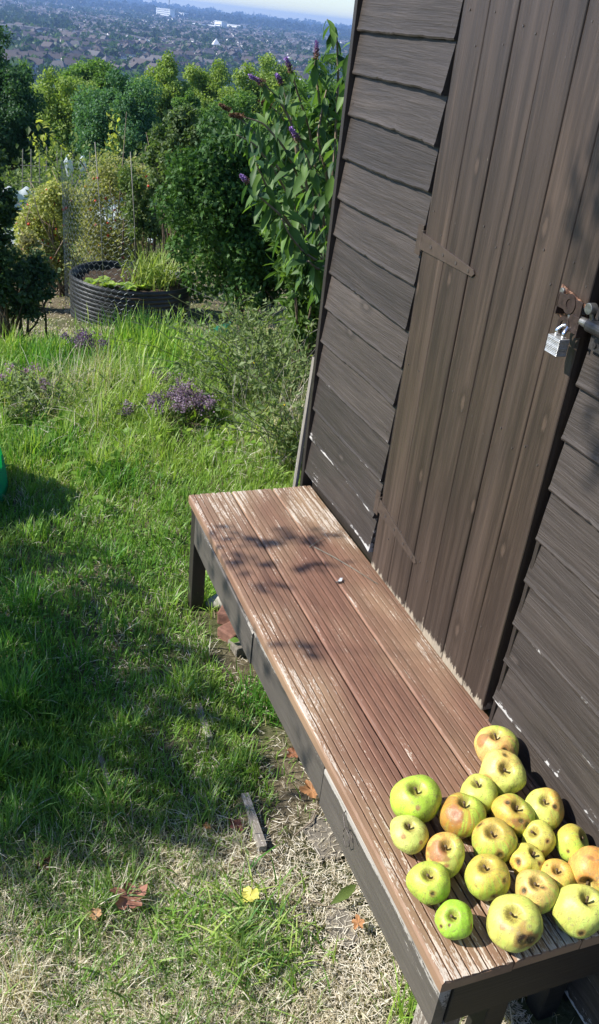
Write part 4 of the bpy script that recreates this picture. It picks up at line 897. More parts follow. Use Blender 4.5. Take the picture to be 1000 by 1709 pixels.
tag(mb.build('wire_netting', M['wire']), 'rolled chicken wire netting standing round the left side of the black bed', 'netting')

# ---------------------------------------------------------------- shrubs and trees
def shrub_leaves(blobs, n, size, outw=.6, up=.35, rng=RNG, shell=.22, T=LEAF4):
    """blobs: (k,6) centre + radii -> leaf positions on the shells of the blobs"""
    B = np.array(blobs, float); wt = (B[:, 3] * B[:, 4] + B[:, 4] * B[:, 5] + B[:, 3] * B[:, 5]); wt /= wt.sum()
    id_ = rng.choice(len(B), n, p=wt); d = rdir(n, rng); r = 1 - np.abs(rng.normal(0, shell, n)) ; r = np.clip(r, .1, 1.15)
    P = B[id_, :3] + d * B[id_, 3:] * r[:, None]
    Zd = norm(d * outw + np.array([0, 0, up]) + rng.normal(0, .45, (n, 3))); Yd = rdir(n, rng) - [0, 0, .25]
    return P, Yd, Zd, id_
def crown_mesh(name, blobs, n, size, c0, c1, mat, parent, outw=.6, up=.35, rng=RNG, T=LEAF4, TP=LEAF4P, shell=.22, blobvar=.35):
    P, Yd, Zd, id_ = shrub_leaves(blobs, n, size, outw, up, rng, shell)
    V, q = scatter(T, TP, P, Yd, Zd, size * rng.uniform(.6, 1.35, n))
    bv = rng.uniform(0, 1, len(blobs)); t = np.clip(bv[id_] * blobvar + rng.uniform(0, 1, n) * (1 - blobvar), 0, 1)
    return npmesh(name, V, q, mat, parent, col=np.repeat(cmix(c0, c1, t), len(T), axis=0))
def tree(px, top, half, dist, bottom, c0, c1, label, nb=90, n=15000, name='tree', group='trees on the slope below the garden', seed=0, leaf=None, cone=0.0):
    """crown outline set by its real place: dist metres away along +Y"""
    rng = np.random.default_rng(500 + seed); pt = at(px, top, dist); ph = at(px + half, top + 60, dist); pb = at(px, bottom, dist)
    hw = np.linalg.norm(ph[:2] - at(px, top + 60, dist)[:2]); x0, zt = pt[0], pt[2]; zg = float(gz(x0, dist)); zb = max(pb[2], zg + .6)
    cz_, hz_ = (zt + zb) / 2, (zt - zb) / 2
    root = empty(name, (x0, dist, zg), label, 'tree', group)
    blobs = []
    for k in range(nb):
        d = rdir(1, rng)[0]; rr = rng.uniform(.3, .88); br = rng.uniform(.14, .30) * min(hw, hz_)
        c = np.array([x0, dist, cz_]) + d * rr * np.array([hw, hw, hz_]) * (1 - cone * max(0, d[2])) 
        blobs.append((*c, br * 1.1, br * 1.1, br * .9))
    for k in range(5): blobs.append((x0 + rng.normal(0, hw * .2), dist, zt - hz_ * (.14 + .1 * k), hw * .2, hw * .2, hz_ * .14))
    blobs.append((x0, dist, cz_, hw * .62, hw * .62, hz_ * .7))
    crown_mesh('crown', blobs, int(n * 2.2), .0050 * dist ** .85, c0, c1, M['leafv'], root, rng=rng, shell=.45, outw=.35, up=.25)
    mb = MB(); top_ = np.array([x0, dist, zt - hz_ * .5]); base = np.array([x0 + rng.uniform(-.3, .3), dist, zg - .3])
    P = [base + (top_ - base) * t + [.15 * math.sin(t * 5 + seed), 0, 0] for t in np.linspace(0, 1, 7)]; tr = hw * .09; mb.tube(P, np.linspace(tr, tr * .2, 7), 9)
    for k in range(9):
        s = P[2 + k % 4]; e = blobs[k][:3]; mb.tube([s, (s + np.array(e)) / 2 + [0, 0, .2 * hw * .3], e], [tr * .35, tr * .22, tr * .08], 6)
    mb.build('trunk', M['bark'], root, smooth=True)
    return root
DK, MD, YG, BG = ((.030, .080, .035), (.075, .16, .065)), ((.075, .16, .038), (.18, .30, .07)), ((.15, .24, .05), (.31, .40, .10)), ((.060, .15, .068), (.125, .24, .105))
TREES = [
 (-14, 38, 104, 26, 330, DK, 'tall dark evergreen tree at the left edge below the garden', 26000),
 (205, 112, 95, 34, 330, BG, 'broad round blue green tree in the middle of the slope', 30000),
 (112, 112, 85, 40, 330, YG, 'yellow green tree between the dark left tree and the round blue green one', 22000),
 (160, 96, 85, 52, 250, MD, 'mid green flat topped tree behind the round blue green tree', 20000),
 (276, 84, 55, 50, 300, YG, 'pale pointed yellow green tree behind the right shoulder of the round tree', 16000),
 (352, 94, 62, 54, 330, YG, 'wide light olive tree above the dark evergreen shrub', 18000),
 (318, 150, 45, 42, 330, MD, 'darker green tree in front of the light olive tree', 15000),
 (425, 86, 62, 50, 330, YG, 'light feathery tree behind the budding flower spikes of the bush', 17000),
 (480, 90, 60, 56, 330, YG, 'yellow green tree just behind the purple flower tops', 15000),
 (555, 82, 60, 46, 330, MD, 'green tree just left of the shed wall on the skyline of the wood', 18000),
 (60, 140, 42, 46, 300, MD, 'slim mid green tree touching the dark left tree', 12000),
 (400, 150, 60, 38, 330, MD, 'dark green tree low behind the evergreen shrub', 16000),
 (20, 95, 70, 60, 300, MD, 'far green tree peeping past the dark left tree', 12000),
]
for s, (px, top, half, dist, bot, c, lb, n) in enumerate(TREES): tree(px, top, half, dist, bot, c[0], c[1], lb, n=n, seed=s)
# scrub filling the slope between
n = 60000; x = RNG.uniform(-12, 32, n); y = RNG.uniform(20, 66, n); z = gz(x, y) + RNG.uniform(0, 2.6, n) * (.5 + .5 * np.sin(x * 1.1) * np.sin(y * .8 + x * .3))
V, q = scatter(LEAF4, LEAF4P, np.stack([x, y, z], 1), rdir(n), rdir(n) + [0, -.3, 1.], RNG.uniform(.12, .32, n))
o = npmesh('undergrowth', V, q, M['leafv'], col=np.repeat(cmix((.03, .06, .015), (.09, .14, .035), RNG.uniform(0, 1, n)), 4, axis=0)); tag(o, 'tangled green undergrowth below the trees', 'undergrowth', kind='stuff')

def shrub(px, top, half, dist, bottom, c0, c1, label, n, leaf, name='shrub', nb=30, mat='leafv', seed=0, br=(.2, .34), shell=.25, outw=.6, up=.3, T=LEAF4, TP=LEAF4P, core=True, blobvar=.35, cat='shrub'):
    rng = np.random.default_rng(800 + seed); pt = at(px, top, dist); pb = at(px, bottom, dist); hw = np.linalg.norm(at(px + half, (top + bottom) / 2, dist) - at(px, (top + bottom) / 2, dist))
    x0 = (pt[0] + pb[0]) / 2; zt = pt[2]; zg = float(gz(x0, dist)); zb = max(pb[2], zg + .02); cz_, hz_ = (zt + zb) / 2, (zt - zb) / 2
    root = empty(name, (x0, dist, zg), label, cat); blobs = []
    for k in range(nb):
        d = rdir(1, rng)[0]; rr = rng.uniform(.45, .88); b = rng.uniform(*br) * min(hw, hz_) * 1.1
        c = np.array([x0 + (pt[0] - pb[0]) * .5 * d[2], dist, cz_]) + d * rr * np.array([hw, hw * .8, hz_]); c[2] = max(c[2], zg + b * .4); blobs.append((*c, b, b, b))
    if core: blobs.append((x0, dist, cz_, hw * .6, hw * .5, hz_ * .7))
    crown_mesh('foliage', blobs, n, leaf, c0, c1, M[mat], root, rng=rng, shell=shell, outw=outw, up=up, T=T, TP=TP, blobvar=blobvar)
    mb = MB()
    for k in range(12):
        e = np.array(blobs[k % nb][:3]); b = np.array([x0 + rng.normal(0, hw * .3), dist + rng.normal(0, hw * .2), zg - .03]); mb.tube([b, (b + e) / 2 + rng.normal(0, hw * .12, 3), e], [.009, .006, .003], 5)
    mb.build('branches', M['bark'], root, smooth=True)
    return root, blobs, rng
SPRAY = np.array([(0,0,0),(.10,.25,.02),(.30,.30,.0),(.13,.45,.02),(.28,.60,-.03),(.08,.7,0),(0,1,-.08),(-.08,.7,0),(-.28,.60,-.03),(-.13,.45,.02),(-.30,.30,.0),(-.10,.25,.02)])
SPRAYP = [np.array([(0,1,11),(1,2,3),(3,4,5),(5,6,7),(7,8,9),(9,10,11)]), np.array([(1,3,9,11),(3,5,7,9)])]
r_, _, _ = shrub(425, 180, 165, 6.45, 560, (.010, .042, .014), (.11, .22, .048), 'big dense dark evergreen shrub between the black bed and the shed', 60000, .045, name='evergreen_shrub', nb=110, mat='leafd', seed=1, br=(.12, .24), T=SPRAY, TP=SPRAYP, up=-.05, outw=.6, shell=.22)
shrub(300, 165, 62, 7.2, 380, (.05, .10, .03), (.17, .23, .10), 'loose light green shrub with pale seed heads behind the evergreen shrub', 7000, .035, name='seeding_shrub', nb=34, seed=2, br=(.15, .3), shell=.4, core=False)
shrub(240, 250, 42, 7.6, 420, (.06, .11, .03), (.18, .25, .09), 'leafy pale green shrub behind the canes of the black bed', 4500, .032, nb=24, seed=12, shell=.4, core=False)
r_, _, _ = shrub(-12, 192, 46, 5.6, 540, (.020, .050, .022), (.08, .13, .05), 'dark small leaved bush cut off by the left edge', 8500, .030, name='hedge_bush', nb=80, mat='leafd', seed=3, br=(.15, .4), shell=.55, core=False)
shrub(32, 408, 68, 5.7, 545, (.020, .050, .022), (.09, .14, .06), 'low dark spreading branch of holly like leaves at the left edge', 4500, .030, name='hedge_bush', nb=60, mat='leafd', seed=4, br=(.12, .28), shell=.6, core=False)
# rose with hips
def rosehip(px, top, half, dist, bottom, label, n, nh, seed, c=((.18, .22, .06), (.52, .52, .20))):
    root, blobs, rng = shrub(px, top, half, dist, bottom, c[0], c[1], label, n, .028, name='rose_bush', nb=30, seed=seed, br=(.2, .42), shell=.45, core=False, cat='bush')
    B = np.array(blobs); me = None
    for k in range(nh):
        b = B[rng.integers(len(B))]; d = rdir(1, rng)[0]; d[1] = -abs(d[1]); p = b[:3] + d * b[3:] * rng.uniform(.8, 1.1)
        if me is None:
            mb = MB(); t = np.linspace(0, np.pi, 7); mb.tube(np.stack([0 * t, 0 * t, -.011 * np.cos(t)], 1), .0115 * np.sin(t) + .0006, 8); o = mb.build('rose_hip', M['hip'], smooth=True); o.parent = root; me = o
        else: o = me.copy(); COL.objects.link(o)
        o.location = Vector(p) - root.location
    # bare arching stems
    mb = MB()
    for k in range(26):
        b = np.array([root.location.x + rng.normal(0, .15), dist + rng.normal(0, .1), root.location.z]); e = B[rng.integers(len(B))][:3] + rng.normal(0, .15, 3) + [0, 0, .1]
        mb.tube([b, b * .4 + e * .6 + [rng.normal(0, .06), -.05, .12], e], [.006, .004, .0015], 5)
    mb.build('stems', M['twig'], root, smooth=True)
M['hip'] = plain('rose_hip_skin', (.55, .06, .02), .3, 0, .5, .2, 40, 0)
rosehip(85, 285, 68, 7.6, 500, 'yellowing rose bush dotted with red hips left of the black bed', 13000, 55, 5)
rosehip(190, 255, 95, 8.2, 480, 'thin twiggy rose bush with red hips behind the black bed', 15000, 60, 6, ((.17, .20, .07), (.44, .43, .18)))
# buff weeds under the rose
shrub(40, 375, 45, 6.9, 500, (.20, .19, .08), (.36, .34, .18), 'dry grey green weeds below the yellowing rose bush', 3500, .03, name='dry_weeds', nb=20, seed=7, shell=.5, core=False, cat='weeds')
# tall shoots catching the light
def shoot(px, base, top, y, label, bend=.1):
    b = at(px, base, y); t_ = at(px + bend * 100, top, y); root = empty('leafy_shoot', (b[0], y, gz(b[0], y)), label, 'shoot'); mb = MB(); P = np.array([b + (t_ - b) * s + [.04 * math.sin(s * 4), 0, 0] for s in np.linspace(0, 1, 8)]); g_ = np.array([[b[0], y, gz(b[0], y)]])
    mb.tube(np.concatenate([g_, P]), np.linspace(.008, .003, 9), 5); mb.build('stem', M['stemg'], root)
    n = 46; s = RNG.uniform(.1, 1, n); Q = b + (t_ - b) * s[:, None] + RNG.normal(0, .03, (n, 3)); V, q = scatter(LEAF4, LEAF4P, Q, rdir(n), rdir(n) + [0, -.4, 1], RNG.uniform(.035, .07, n)); npmesh('leaves', V, q, M['leafv'], root, col=np.repeat(cmix((.28, .34, .06), (.46, .48, .12), RNG.uniform(0, 1, n)), 4, axis=0))
shoot(150, 290, 205, 9.0, 'pale leafy shoot against the dark tree at left', -.9); shoot(198, 270, 190, 9.0, 'tall thin yellow green shoot against the round tree', -.1); shoot(178, 280, 228, 9.0, 'short pale shoot between the two taller shoots'); shoot(100, 300, 225, 9.5, 'pale leaning shoot over the bean frame', -.5)

# bean frame of canes with bottles, fleece sheets on the allotment beyond
bf = empty('bean_frame', tuple(at(120, 320, 11.5)), 'frame of upright bamboo canes with crossbars on the far allotment', 'frame')
for px in (38, 52, 66, 78, 95, 103, 122, 134, 150, 163, 182):
    o_ = RNG.uniform(-4, 4); mb = MB(); mb.tube([at(px + o_, 345, 11.5), at(px, 250 + RNG.uniform(-6, 14), 11.5)], .007, 6); mb.build('cane', M['cane'], bf)
for (y0, y1) in ((276, 284), (303, 308)):
    mb = MB(); mb.tube([at(34, y0, 11.45), at(185, y1, 11.45)], .005, 6); mb.build('crossbar', M['cane'], bf)
def bag(px, py, h, label):
    p = at(px, py, 11.3); n = 8; mb = MB(); mb.tube([p + [0, 0, 0], p - [.01, 0, h * .3], p - [-.01, 0, h * .7], p - [0, 0, h]], [.02, .05, .045, .015], 9); tag(mb.build('plastic_bag', M['fleece'], jit=.006), label, 'bag')
bag(114, 258, .24, 'left pale plastic bag hung on the bean frame'); bag(137, 260, .20, 'right pale plastic bag hung on the bean frame')
def fleece(px, py, w_, h_, y, label):
    p = at(px, py, y); nx_, nz_ = 14, 8; U, Vv = np.meshgrid(np.linspace(-1, 1, nx_), np.linspace(0, 1, nz_)); a_ = Vv * math.pi * .5
    P = np.stack([p[0] + U * w_, y + .5 * np.sin(a_), p[2] - h_ + h_ * (np.cos(a_) * -1 + 1) * 1.2 + .03 * np.sin(U * 9 + Vv * 4)], -1).reshape(-1, 3); i = (np.arange(nz_ - 1)[:, None] * nx_ + np.arange(nx_ - 1)[None]).ravel()
    o = npmesh('fleece_sheet', P, [np.stack([i, i + 1, i + nx_ + 1, i + nx_], 1)], M['fleece'], smooth=True); md = o.modifiers.new('thickness', 'SOLIDIFY'); md.thickness = .01; tag(o, label, 'fleece', 'fleece sheets on the far allotment')
fleece(35, 345, .28, .5, 10.6, 'pale blue white fleece sheet at the left of the far allotment'); fleece(185, 340, .25, .3, 10.6, 'pale fleece sheet seen through the middle of the rose bush'); fleece(232, 350, .3, .35, 10.6, 'pale fleece sheet behind the right side of the rose bush')
def far_plants():
    n = 60000; x = RNG.uniform(-3, 6.5, n); y = RNG.uniform(9.4, 17, n); hgt = .95 + .45 * np.sin(x * 2.3) * np.sin(y * 1.9) + .2 * np.sin(x * 6)
    z = gz(x, y) + RNG.uniform(0, 1, n) * np.clip(hgt, .2, 1.6); V, q = scatter(LEAF4, LEAF4P, np.stack([x, y, z], 1), rdir(n), rdir(n) + [0, -.3, 1.], RNG.uniform(.03, .07, n))
    o = npmesh('allotment_plants', V, q, M['leafv'], col=np.repeat(cmix((.05, .10, .02), (.22, .28, .08), RNG.uniform(0, 1, n)), 4, axis=0)); tag(o, 'mixed crops and weeds on the far allotment', 'plants', kind='stuff')
far_plants()

# ---------------------------------------------------------------- butterfly bush by the shed corner
bud = empty('butterfly_bush', (.55, 3.45, float(gz(.55, 3.45))), 'arching butterfly bush with long drooping leaves and purple flower spikes beside the shed', 'bush')
STEMS = [
 [(560, 470, 3.3), (572, 300, 3.2), (585, 170, 3.1), (580, 110, 3.05), (588, 70, 3.0)],
 [(550, 470, 3.3), (535, 330, 3.2), (515, 210, 3.15), (495, 150, 3.1), (487, 118, 3.1)],
 [(545, 470, 3.3), (520, 350, 3.2), (478, 250, 3.1), (440, 205, 3.1), (405, 195, 3.1)],
 [(545, 480, 3.25), (510, 410, 3.1), (470, 360, 3.0), (435, 330, 3.0), (416, 305, 3.0)],
 [(560, 450, 3.3), (550, 300, 3.3), (535, 180, 3.3), (525, 110, 3.3), (528, 95, 3.3)],
 [(550, 440, 3.35), (520, 320, 3.35), (490, 230, 3.35), (468, 190, 3.3), (452, 178, 3.3)],
 [(555, 480, 3.2), (545, 400, 3.05), (535, 330, 3.0), (515, 270, 2.95), (500, 235, 2.95)],
 [(565, 400, 3.4), (560, 230, 3.3), (565, 120, 3.3), (562, 55, 3.3), (546, 32, 3.3)],
 [(552, 480, 3.2), (535, 440, 3.0), (505, 420, 2.95), (485, 395, 2.9), (470, 365, 2.9)],
 [(560, 480, 3.2), (556, 420, 3.0), (550, 350, 2.95), (556, 280, 2.9), (560, 230, 2.9)],
 [(550, 440, 3.4), (500, 330, 3.5), (450, 260, 3.5), (420, 215, 3.5), (385, 185, 3.5)],
 [(540, 480, 3.2), (500, 400, 3.1), (455, 330, 3.05), (430, 280, 3.0), (425, 260, 3.0)],
 [(545, 470, 3.3), (490, 340, 3.3), (455, 280, 3.3), (425, 240, 3.3), (395, 225, 3.3)],
 [(545, 470, 3.2), (510, 300, 3.1), (485, 200, 3.1), (462, 160, 3.1), (440, 140, 3.1)],
 [(570, 350, 3.2), (575, 220, 3.1), (580, 150, 3.1), (590, 100, 3.1), (594, 80, 3.1)],
 [(545, 450, 3.4), (525, 380, 3.4), (500, 300, 3.4), (488, 200, 3.4), (470, 140, 3.4)],
 [(562, 470, 3.1), (552, 440, 2.95), (530, 450, 2.9), (515, 435, 2.9), (505, 440, 2.9)],
 [(560, 400, 3.2), (545, 290, 3.15), (530, 230, 3.1), (538, 180, 3.1), (545, 150, 3.1)],
]
mb = MB(); LPos = []; LY_ = []; LZ_ = []; LS = []; tips = []
for st in STEMS:
    K = np.array([at(*s) for s in st]); K = np.concatenate([[[.55 + RNG.normal(0, .05), 3.45 + RNG.normal(0, .05), gz(.55, 3.45)]], K])
    tt = np.linspace(0, len(K) - 1, 40); P = np.stack([np.interp(tt, np.arange(len(K)), K[:, k]) for k in range(3)], 1)
    for _ in range(3): P[1:-1] = (P[:-2] + P[1:-1] * 2 + P[2:]) / 4
    mb.tube(P, np.linspace(.008, .0022, 40), 6); tips.append((P[-1], norm(P[-1] - P[-3])))
    for j in range(9, 40, 3):
        T_ = norm(P[min(j + 1, 39)] - P[j - 1]); sd_ = norm(np.cross(T_, rdir(1)[0]))
        for s in (-1, 1):
            for rep in range(2 if RNG.uniform() < .35 else 1):
                LPos.append(P[j]); LY_.append(T_ * .25 + sd_ * s * .8 + np.array([0, 0, -1.0]) + RNG.normal(0, .3, 3)); LZ_.append(np.array([0, 0, 1.]) + T_ * .8 + RNG.normal(0, .4, 3)); LS.append(RNG.uniform(.075, .135) * (1 - .45 * max(0, j / 39. - .6) / .4))
mb.build('stems', M['twig'], bud, smooth=True)
n = len(LPos); V, q = scatter(LEAF8 * np.array([1.15, 1, 1.2]), LEAF8P, np.array(LPos), np.array(LY_), np.array(LZ_), np.array(LS))
npmesh('leaves', V, q, M['leafv'], bud, col=np.repeat(cmix((.035, .085, .035), (.14, .25, .055), RNG.uniform(0, 1, n) ** 1.3), len(LEAF8), axis=0), smooth=True)
for k, (p, d) in enumerate(tips):
    if k in (0, 7, 9, 8, 11, 12, 16, 17): continue
    purple = k in (1, 3, 6, 4, 13, 15); L = RNG.uniform(.03, .055); m_ = 260; s = RNG.uniform(0, 1, m_); dr = norm(d + [-.2, 0, -.1]); rad = .011 * (1 - s * .75)
    Q = p + dr * (s * L)[:, None] + rdir(m_) * rad[:, None]; V, q = scatter(LEAF4 * np.array([1.6, 1, 1]), LEAF4P, Q, rdir(m_), rdir(m_), RNG.uniform(.004, .008, m_))
    t = np.clip(1.6 * s - .3, 0, 1) if purple else 0 * s; cc = cmix((.16, .09, .06), (.38, .24, .62), t) * RNG.uniform(.7, 1.3, (m_, 1)); npmesh('flower_spike', V, q, M['petal'], bud, col=np.repeat(np.clip(cc, 0, 1), 4, axis=0))
# leafy mass low behind the arching stems
shrub(520, 260, 60, 4.3, 600, (.04, .09, .025), (.15, .25, .05), 'leafy bush filling in behind the butterfly bush', 3600, .075, name='leafy_bush', nb=26, seed=9, br=(.25, .45), shell=.45, T=LEAF8, TP=LEAF8P, core=False, cat='bush')
shrub(540, 130, 45, 4.6, 300, (.06, .13, .03), (.17, .27, .06), 'taller leafy growth behind the top of the butterfly bush', 700, .08, name='leafy_bush', nb=20, seed=19, br=(.25, .5), shell=.5, T=LEAF8, TP=LEAF8P, core=False, cat='bush')
# straggly weeds
def straggle(px, py, y, nst, h, sp, label, seed):
    rng = np.random.default_rng(seed); p = at(px, py, y); root = empty('straggly_weeds', (p[0], y, float(gz(p[0], y))), label, 'weeds'); mb = MB(); LP = []
    for k in range(nst):
        b = np.array([p[0] + rng.normal(0, sp), y + rng.normal(0, sp * .7), 0]); b[2] = gz(b[0], b[1]); d = np.array([rng.normal(-.1, .4), rng.normal(-.15, .35), 1.]) * h * rng.uniform(.5, 1.15)
        P = np.array([b, b + d * .4 + rng.normal(0, .02, 3), b + d * .8 + [d[0] * .2, d[1] * .2, -.02], b + d + [d[0] * .5, d[1] * .5, -.1 * h]]); mb.tube(P, [.0024, .002, .0015, .0008], 4, m=int(rng.uniform() < .4))
        for q in range(16): t = rng.uniform(.15, 1) * 2.99; i_ = int(t); LP.append(P[i_] + (P[i_ + 1] - P[i_]) * (t - i_) + rng.normal(0, .006, 3))
    mb.build('stems', [M['stemg'], M['cane']], root); LP = np.array(LP); n = len(LP)
    V, q = scatter(LEAF4 * np.array([.7, 1, 1]), LEAF4P, LP, rdir(n, rng) + [0, 0, .5], rdir(n, rng) + [0, -.3, 1], rng.uniform(.018, .045, n)); npmesh('leaves', V, q, M['leafv'], root, col=np.repeat(cmix((.10, .16, .05), (.26, .32, .13), rng.uniform(0, 1, n)), 4, axis=0))
straggle(470, 600, 4.1, 200, .50, .16, 'tangle of grey green straggly weeds at the shed corner', 1)
straggle(522, 640, 3.4, 110, .42, .07, 'dry straggly weed stems close against the shed corner', 2)
straggle(440, 560, 4.9, 130, .46, .16, 'pale straggly weeds in front of the evergreen shrub', 3)
straggle(60, 640, 4.3, 90, .20, .2, 'matted grey green weeds on the left of the long grass', 4)
tussock(508, 620, 3.6, 380, .38, 'pale dry grass stems leaning out by the shed corner', name='dry_grass', spread=.10, wd=.0016, c=(S1, S2), lean=.6)
# green tub and hose under the shrub
p = at(358, 533, 5.5); p[2] = gz(p[0], 5.5); tub = empty('plastic_tub', tuple(p), 'green plastic tub lying under the evergreen shrub', 'tub')
mb = MB(); a = np.linspace(0, 2 * np.pi, 24, endpoint=False)
mb.tube([p + [-.10, 0, .03], p + [-.02, 0, .045], p + [.06, .02, .055], p + [.12, .03, .06]], [.015, .045, .055, .06], 18); mb.build('body', M['greenp'], tub, smooth=True)
mb = MB(); mb.tube([p + [.12 + .002 * 0, .03 + .062 * math.cos(t), .06 + .062 * math.sin(t)] for t in np.linspace(0, 2 * math.pi, 24)], .006, 6); mb.build('rim', M['greenp'], tub, smooth=True)
# teal net at left
c = np.array([-1.12, 3.3, float(gz(-1.12, 3.3))]); k = 36; m = 14; a = np.linspace(0, 2 * np.pi, k, endpoint=False); t = np.linspace(0, 1, m)
rr2 = .20 * np.cos(t * 1.35) ** .8; V = np.stack([c[0] + rr2[:, None] * np.cos(a) * (1 + .10 * np.sin(5 * a)), c[1] + 1.5 * rr2[:, None] * np.sin(a), c[2] + .34 * np.sin(t * 1.57)[:, None] + .012 * np.sin(a * 7)[None]], -1).reshape(-1, 3)
mb = MB(); i = (np.arange(m - 1)[:, None] * k + np.arange(k)[None]); jn = (np.arange(m - 1)[:, None] * k + (np.arange(k)[None] + 1) % k)
o = npmesh('garden_net', V, [np.stack([i, jn, jn + k, i + k], -1).reshape(-1, 4)], M['teal'], smooth=True); md = o.modifiers.new('thickness', 'SOLIDIFY'); md.thickness = .002; tag(o, 'teal garden netting bunched up at the left edge of the lawn', 'net')

# ---------------------------------------------------------------- fruit tree left of the picture that shades the lawn
ft = empty('fruit_tree', (-3.5, 2.6, float(gz(-3.5, 2.6))), 'small fruit tree standing left of the lawn, shading it', 'tree')
rng = np.random.default_rng(77); B = []
def shade_blob(x, y, r, s):                        # a clump of foliage whose shadow falls round (x, y) on the lawn
    p = np.array([x, y, -.40]) + SUN * s; B.append((*p, r, r * 1.05, r * .9))
for (x, y, r, s) in ((-.98, 1.95, .30, 3.6), (-.95, 2.35, .30, 3.3), (-.80, 2.05, .27, 3.3), (-.82, 1.72, .24, 3.5), (-.95, 2.75, .26, 3.5), (-1.15, 1.6, .26, 3.4), (-1.3, 2.2, .35, 3.7), (-1.25, 2.8, .30, 3.4), (-.76, 2.30, .22, 3.4), (-1.35, 3.2, .28, 3.6), (-1.7, 1.9, .4, 3.6), (-1.8, 2.6, .4, 3.7), (-1.2, 1.45, .16, 3.6), (-.72, 1.50, .13, 3.5), (-.66, 1.95, .15, 3.4), (-.60, 1.72, .16, 3.3), (-.56, 1.50, .13, 3.4), (-.52, 2.15, .11, 3.2), (-.60, 2.5, .13, 3.2), (-.50, 1.88, .10, 3.3), (-.75, 2.75, .14, 3.3), (-.9, 3.1, .15, 3.3), (-.42, 1.62, .07, 3.3), (-.88, 1.50, .14, 3.4), (-.47, 1.55, .09, 3.3), (-.44, 1.78, .08, 3.3), (-.47, 2.02, .09, 3.3), (-.58, 1.38, .08, 3.4), (-.42, 1.42, .06, 3.3)):
    shade_blob(x, y, r, s)
crown_mesh('crown', B, 4300, .055, (.05, .10, .02), (.12, .20, .04), M['leafv'], ft, rng=rng, shell=.5)
mb = MB(); base = np.array([-3.5, 2.6, float(gz(-3.5, 2.6)) - .05]); fork = base + [.05, -.05, 1.3]; mb.tube([base, base + [.03, 0, .7], fork], [.07, .055, .05], 10)
for b in B: e = np.array(b[:3]); mb.tube([fork, (fork + e) / 2 + [0, 0, .08], e], [.03, .018, .006], 6)
# twigs with leaf sprays whose dappled shadows reach the bench and the door
SP = []; JO = []
def sprig(target, s, r, nl):
    p = np.array(target, float) + SUN * s; b = min(B + JO, key=lambda q: np.linalg.norm(np.array(q[:3]) - p)); e = np.array(b[:3]); JO.append(tuple(p))
    mb.tube([e, (e + p) / 2 + [0, 0, .03], p], [.0024, .0020, .0015], 5)
    for k in range(nl): SP.append(p + RNG.normal(0, 1, 3) * r)
for (x, y, r, nl) in ((-.355, 2.16, .018, 3), (-.29, 2.07, .03, 10), (-.34, 2.00, .028, 9), (-.22, 2.11, .028, 8), (-.13, 2.06, .016, 4), (-.06, 2.08, .014, 3), (-.19, 1.93, .016, 5), (-.12, 1.92, .012, 2), (-.345, 1.86, .014, 4), (-.325, 1.60, .018, 5)): sprig((x, y, 0), 3.0, r * 1.05, int(nl * 1.4))
for (y, z, r, nl) in ((2.28, -.09, .03, 8), (2.12, -.1, .03, 9), (1.98, -.09, .03, 9), (1.86, -.1, .03, 8), (1.72, -.1, .025, 5), (1.62, -.08, .02, 4), (1.35, -.10, .03, 5)): sprig((-.41, y, z), 3.6, r, nl)
for (y, z, r, nl) in ((1.34, 1.15, .035, 14), (1.27, 1.10, .04, 16), (1.31, 1.02, .03, 10), (1.20, 1.16, .05, 18), (1.15, .80, .035, 12), (1.10, .72, .045, 16), (1.12, .93, .04, 12), (1.27, 1.22, .02, 5)): sprig((0, y, z), 3.9, r, nl)
SP = np.array(SP); n = len(SP); V, q = scatter(LEAF8 * np.array([1.5, 1, 1]), LEAF8P, SP, rdir(n), rdir(n) * .6 + SUN * 1.5, RNG.uniform(.032, .055, n)); npmesh('leaf_sprays', V, q, M['leafv'], ft, col=np.repeat(cmix((.05, .10, .02), (.12, .20, .04), RNG.uniform(0, 1, n)), len(LEAF8), axis=0))
mb.build('trunk', M['bark'], ft, smooth=True)
# ---------------------------------------------------------------- the town in the valley
rngT = np.random.default_rng(42)
def house_mesh(w_, d_, h_, rh, kind):
    mb = MB(); mb.box(-w_/2, w_/2, -d_/2, d_/2, -2, h_, 0)
    e = .4; o = w_/2 + e; p = d_/2 + e
    V = [(-o, -p, h_-.15), (o, -p, h_-.15), (o, p, h_-.15), (-o, p, h_-.15), (-o + (2.2 if kind == 2 else 0), 0, h_+rh), (o - (2.2 if kind == 2 else 0), 0, h_+rh)]
    mb.add(V, [np.array([(0,1,5,4),(2,3,4,5),(0,3,2,1)]), np.array([(1,2,5),(3,0,4)])], 1)
    mb.box(w_*.25, w_*.25+.9, -.45, .45, h_, h_+rh+1.2, 1)
    for k in range(3):
        for z in (1.0, 3.8):
            x = -w_*.32 + k * w_*.32; mb.box(x-.6, x+.6, -d_/2-.05, -d_/2-.01, z, z+1.3, 2)
    return mb
PROT = []
for (w_, d_, h_, rh, kd, mw, mr) in ((10, 8, 5.4, 3.6, 0, 'house_wall', 'roof_red'), (9, 7.5, 5.4, 3.2, 2, 'house_brick', 'roof_red'), (12, 8, 5.4, 3.4, 0, 'house_brick', 'roof_grey'), (9, 8, 5.2, 3.4, 2, 'house_wall', 'roof_grey'), (22, 8.5, 5.4, 3.2, 0, 'house_wall', 'roof_red')):
    PROT.append((house_mesh(w_, d_, h_, rh, kd), [M[mw], M[mr], M['winglass']], {'house_wallroof_red': 'pale rendered house with a brown tiled roof in the far town', 'house_brickroof_red': 'brick house with a brown tiled roof in the far town', 'house_brickroof_grey': 'brick house with a grey roof in the far town', 'house_wallroof_grey': 'pale rendered house with a grey roof in the far town'}[mw + mr] + (' in a long terrace' if w_ == 22 else '')))
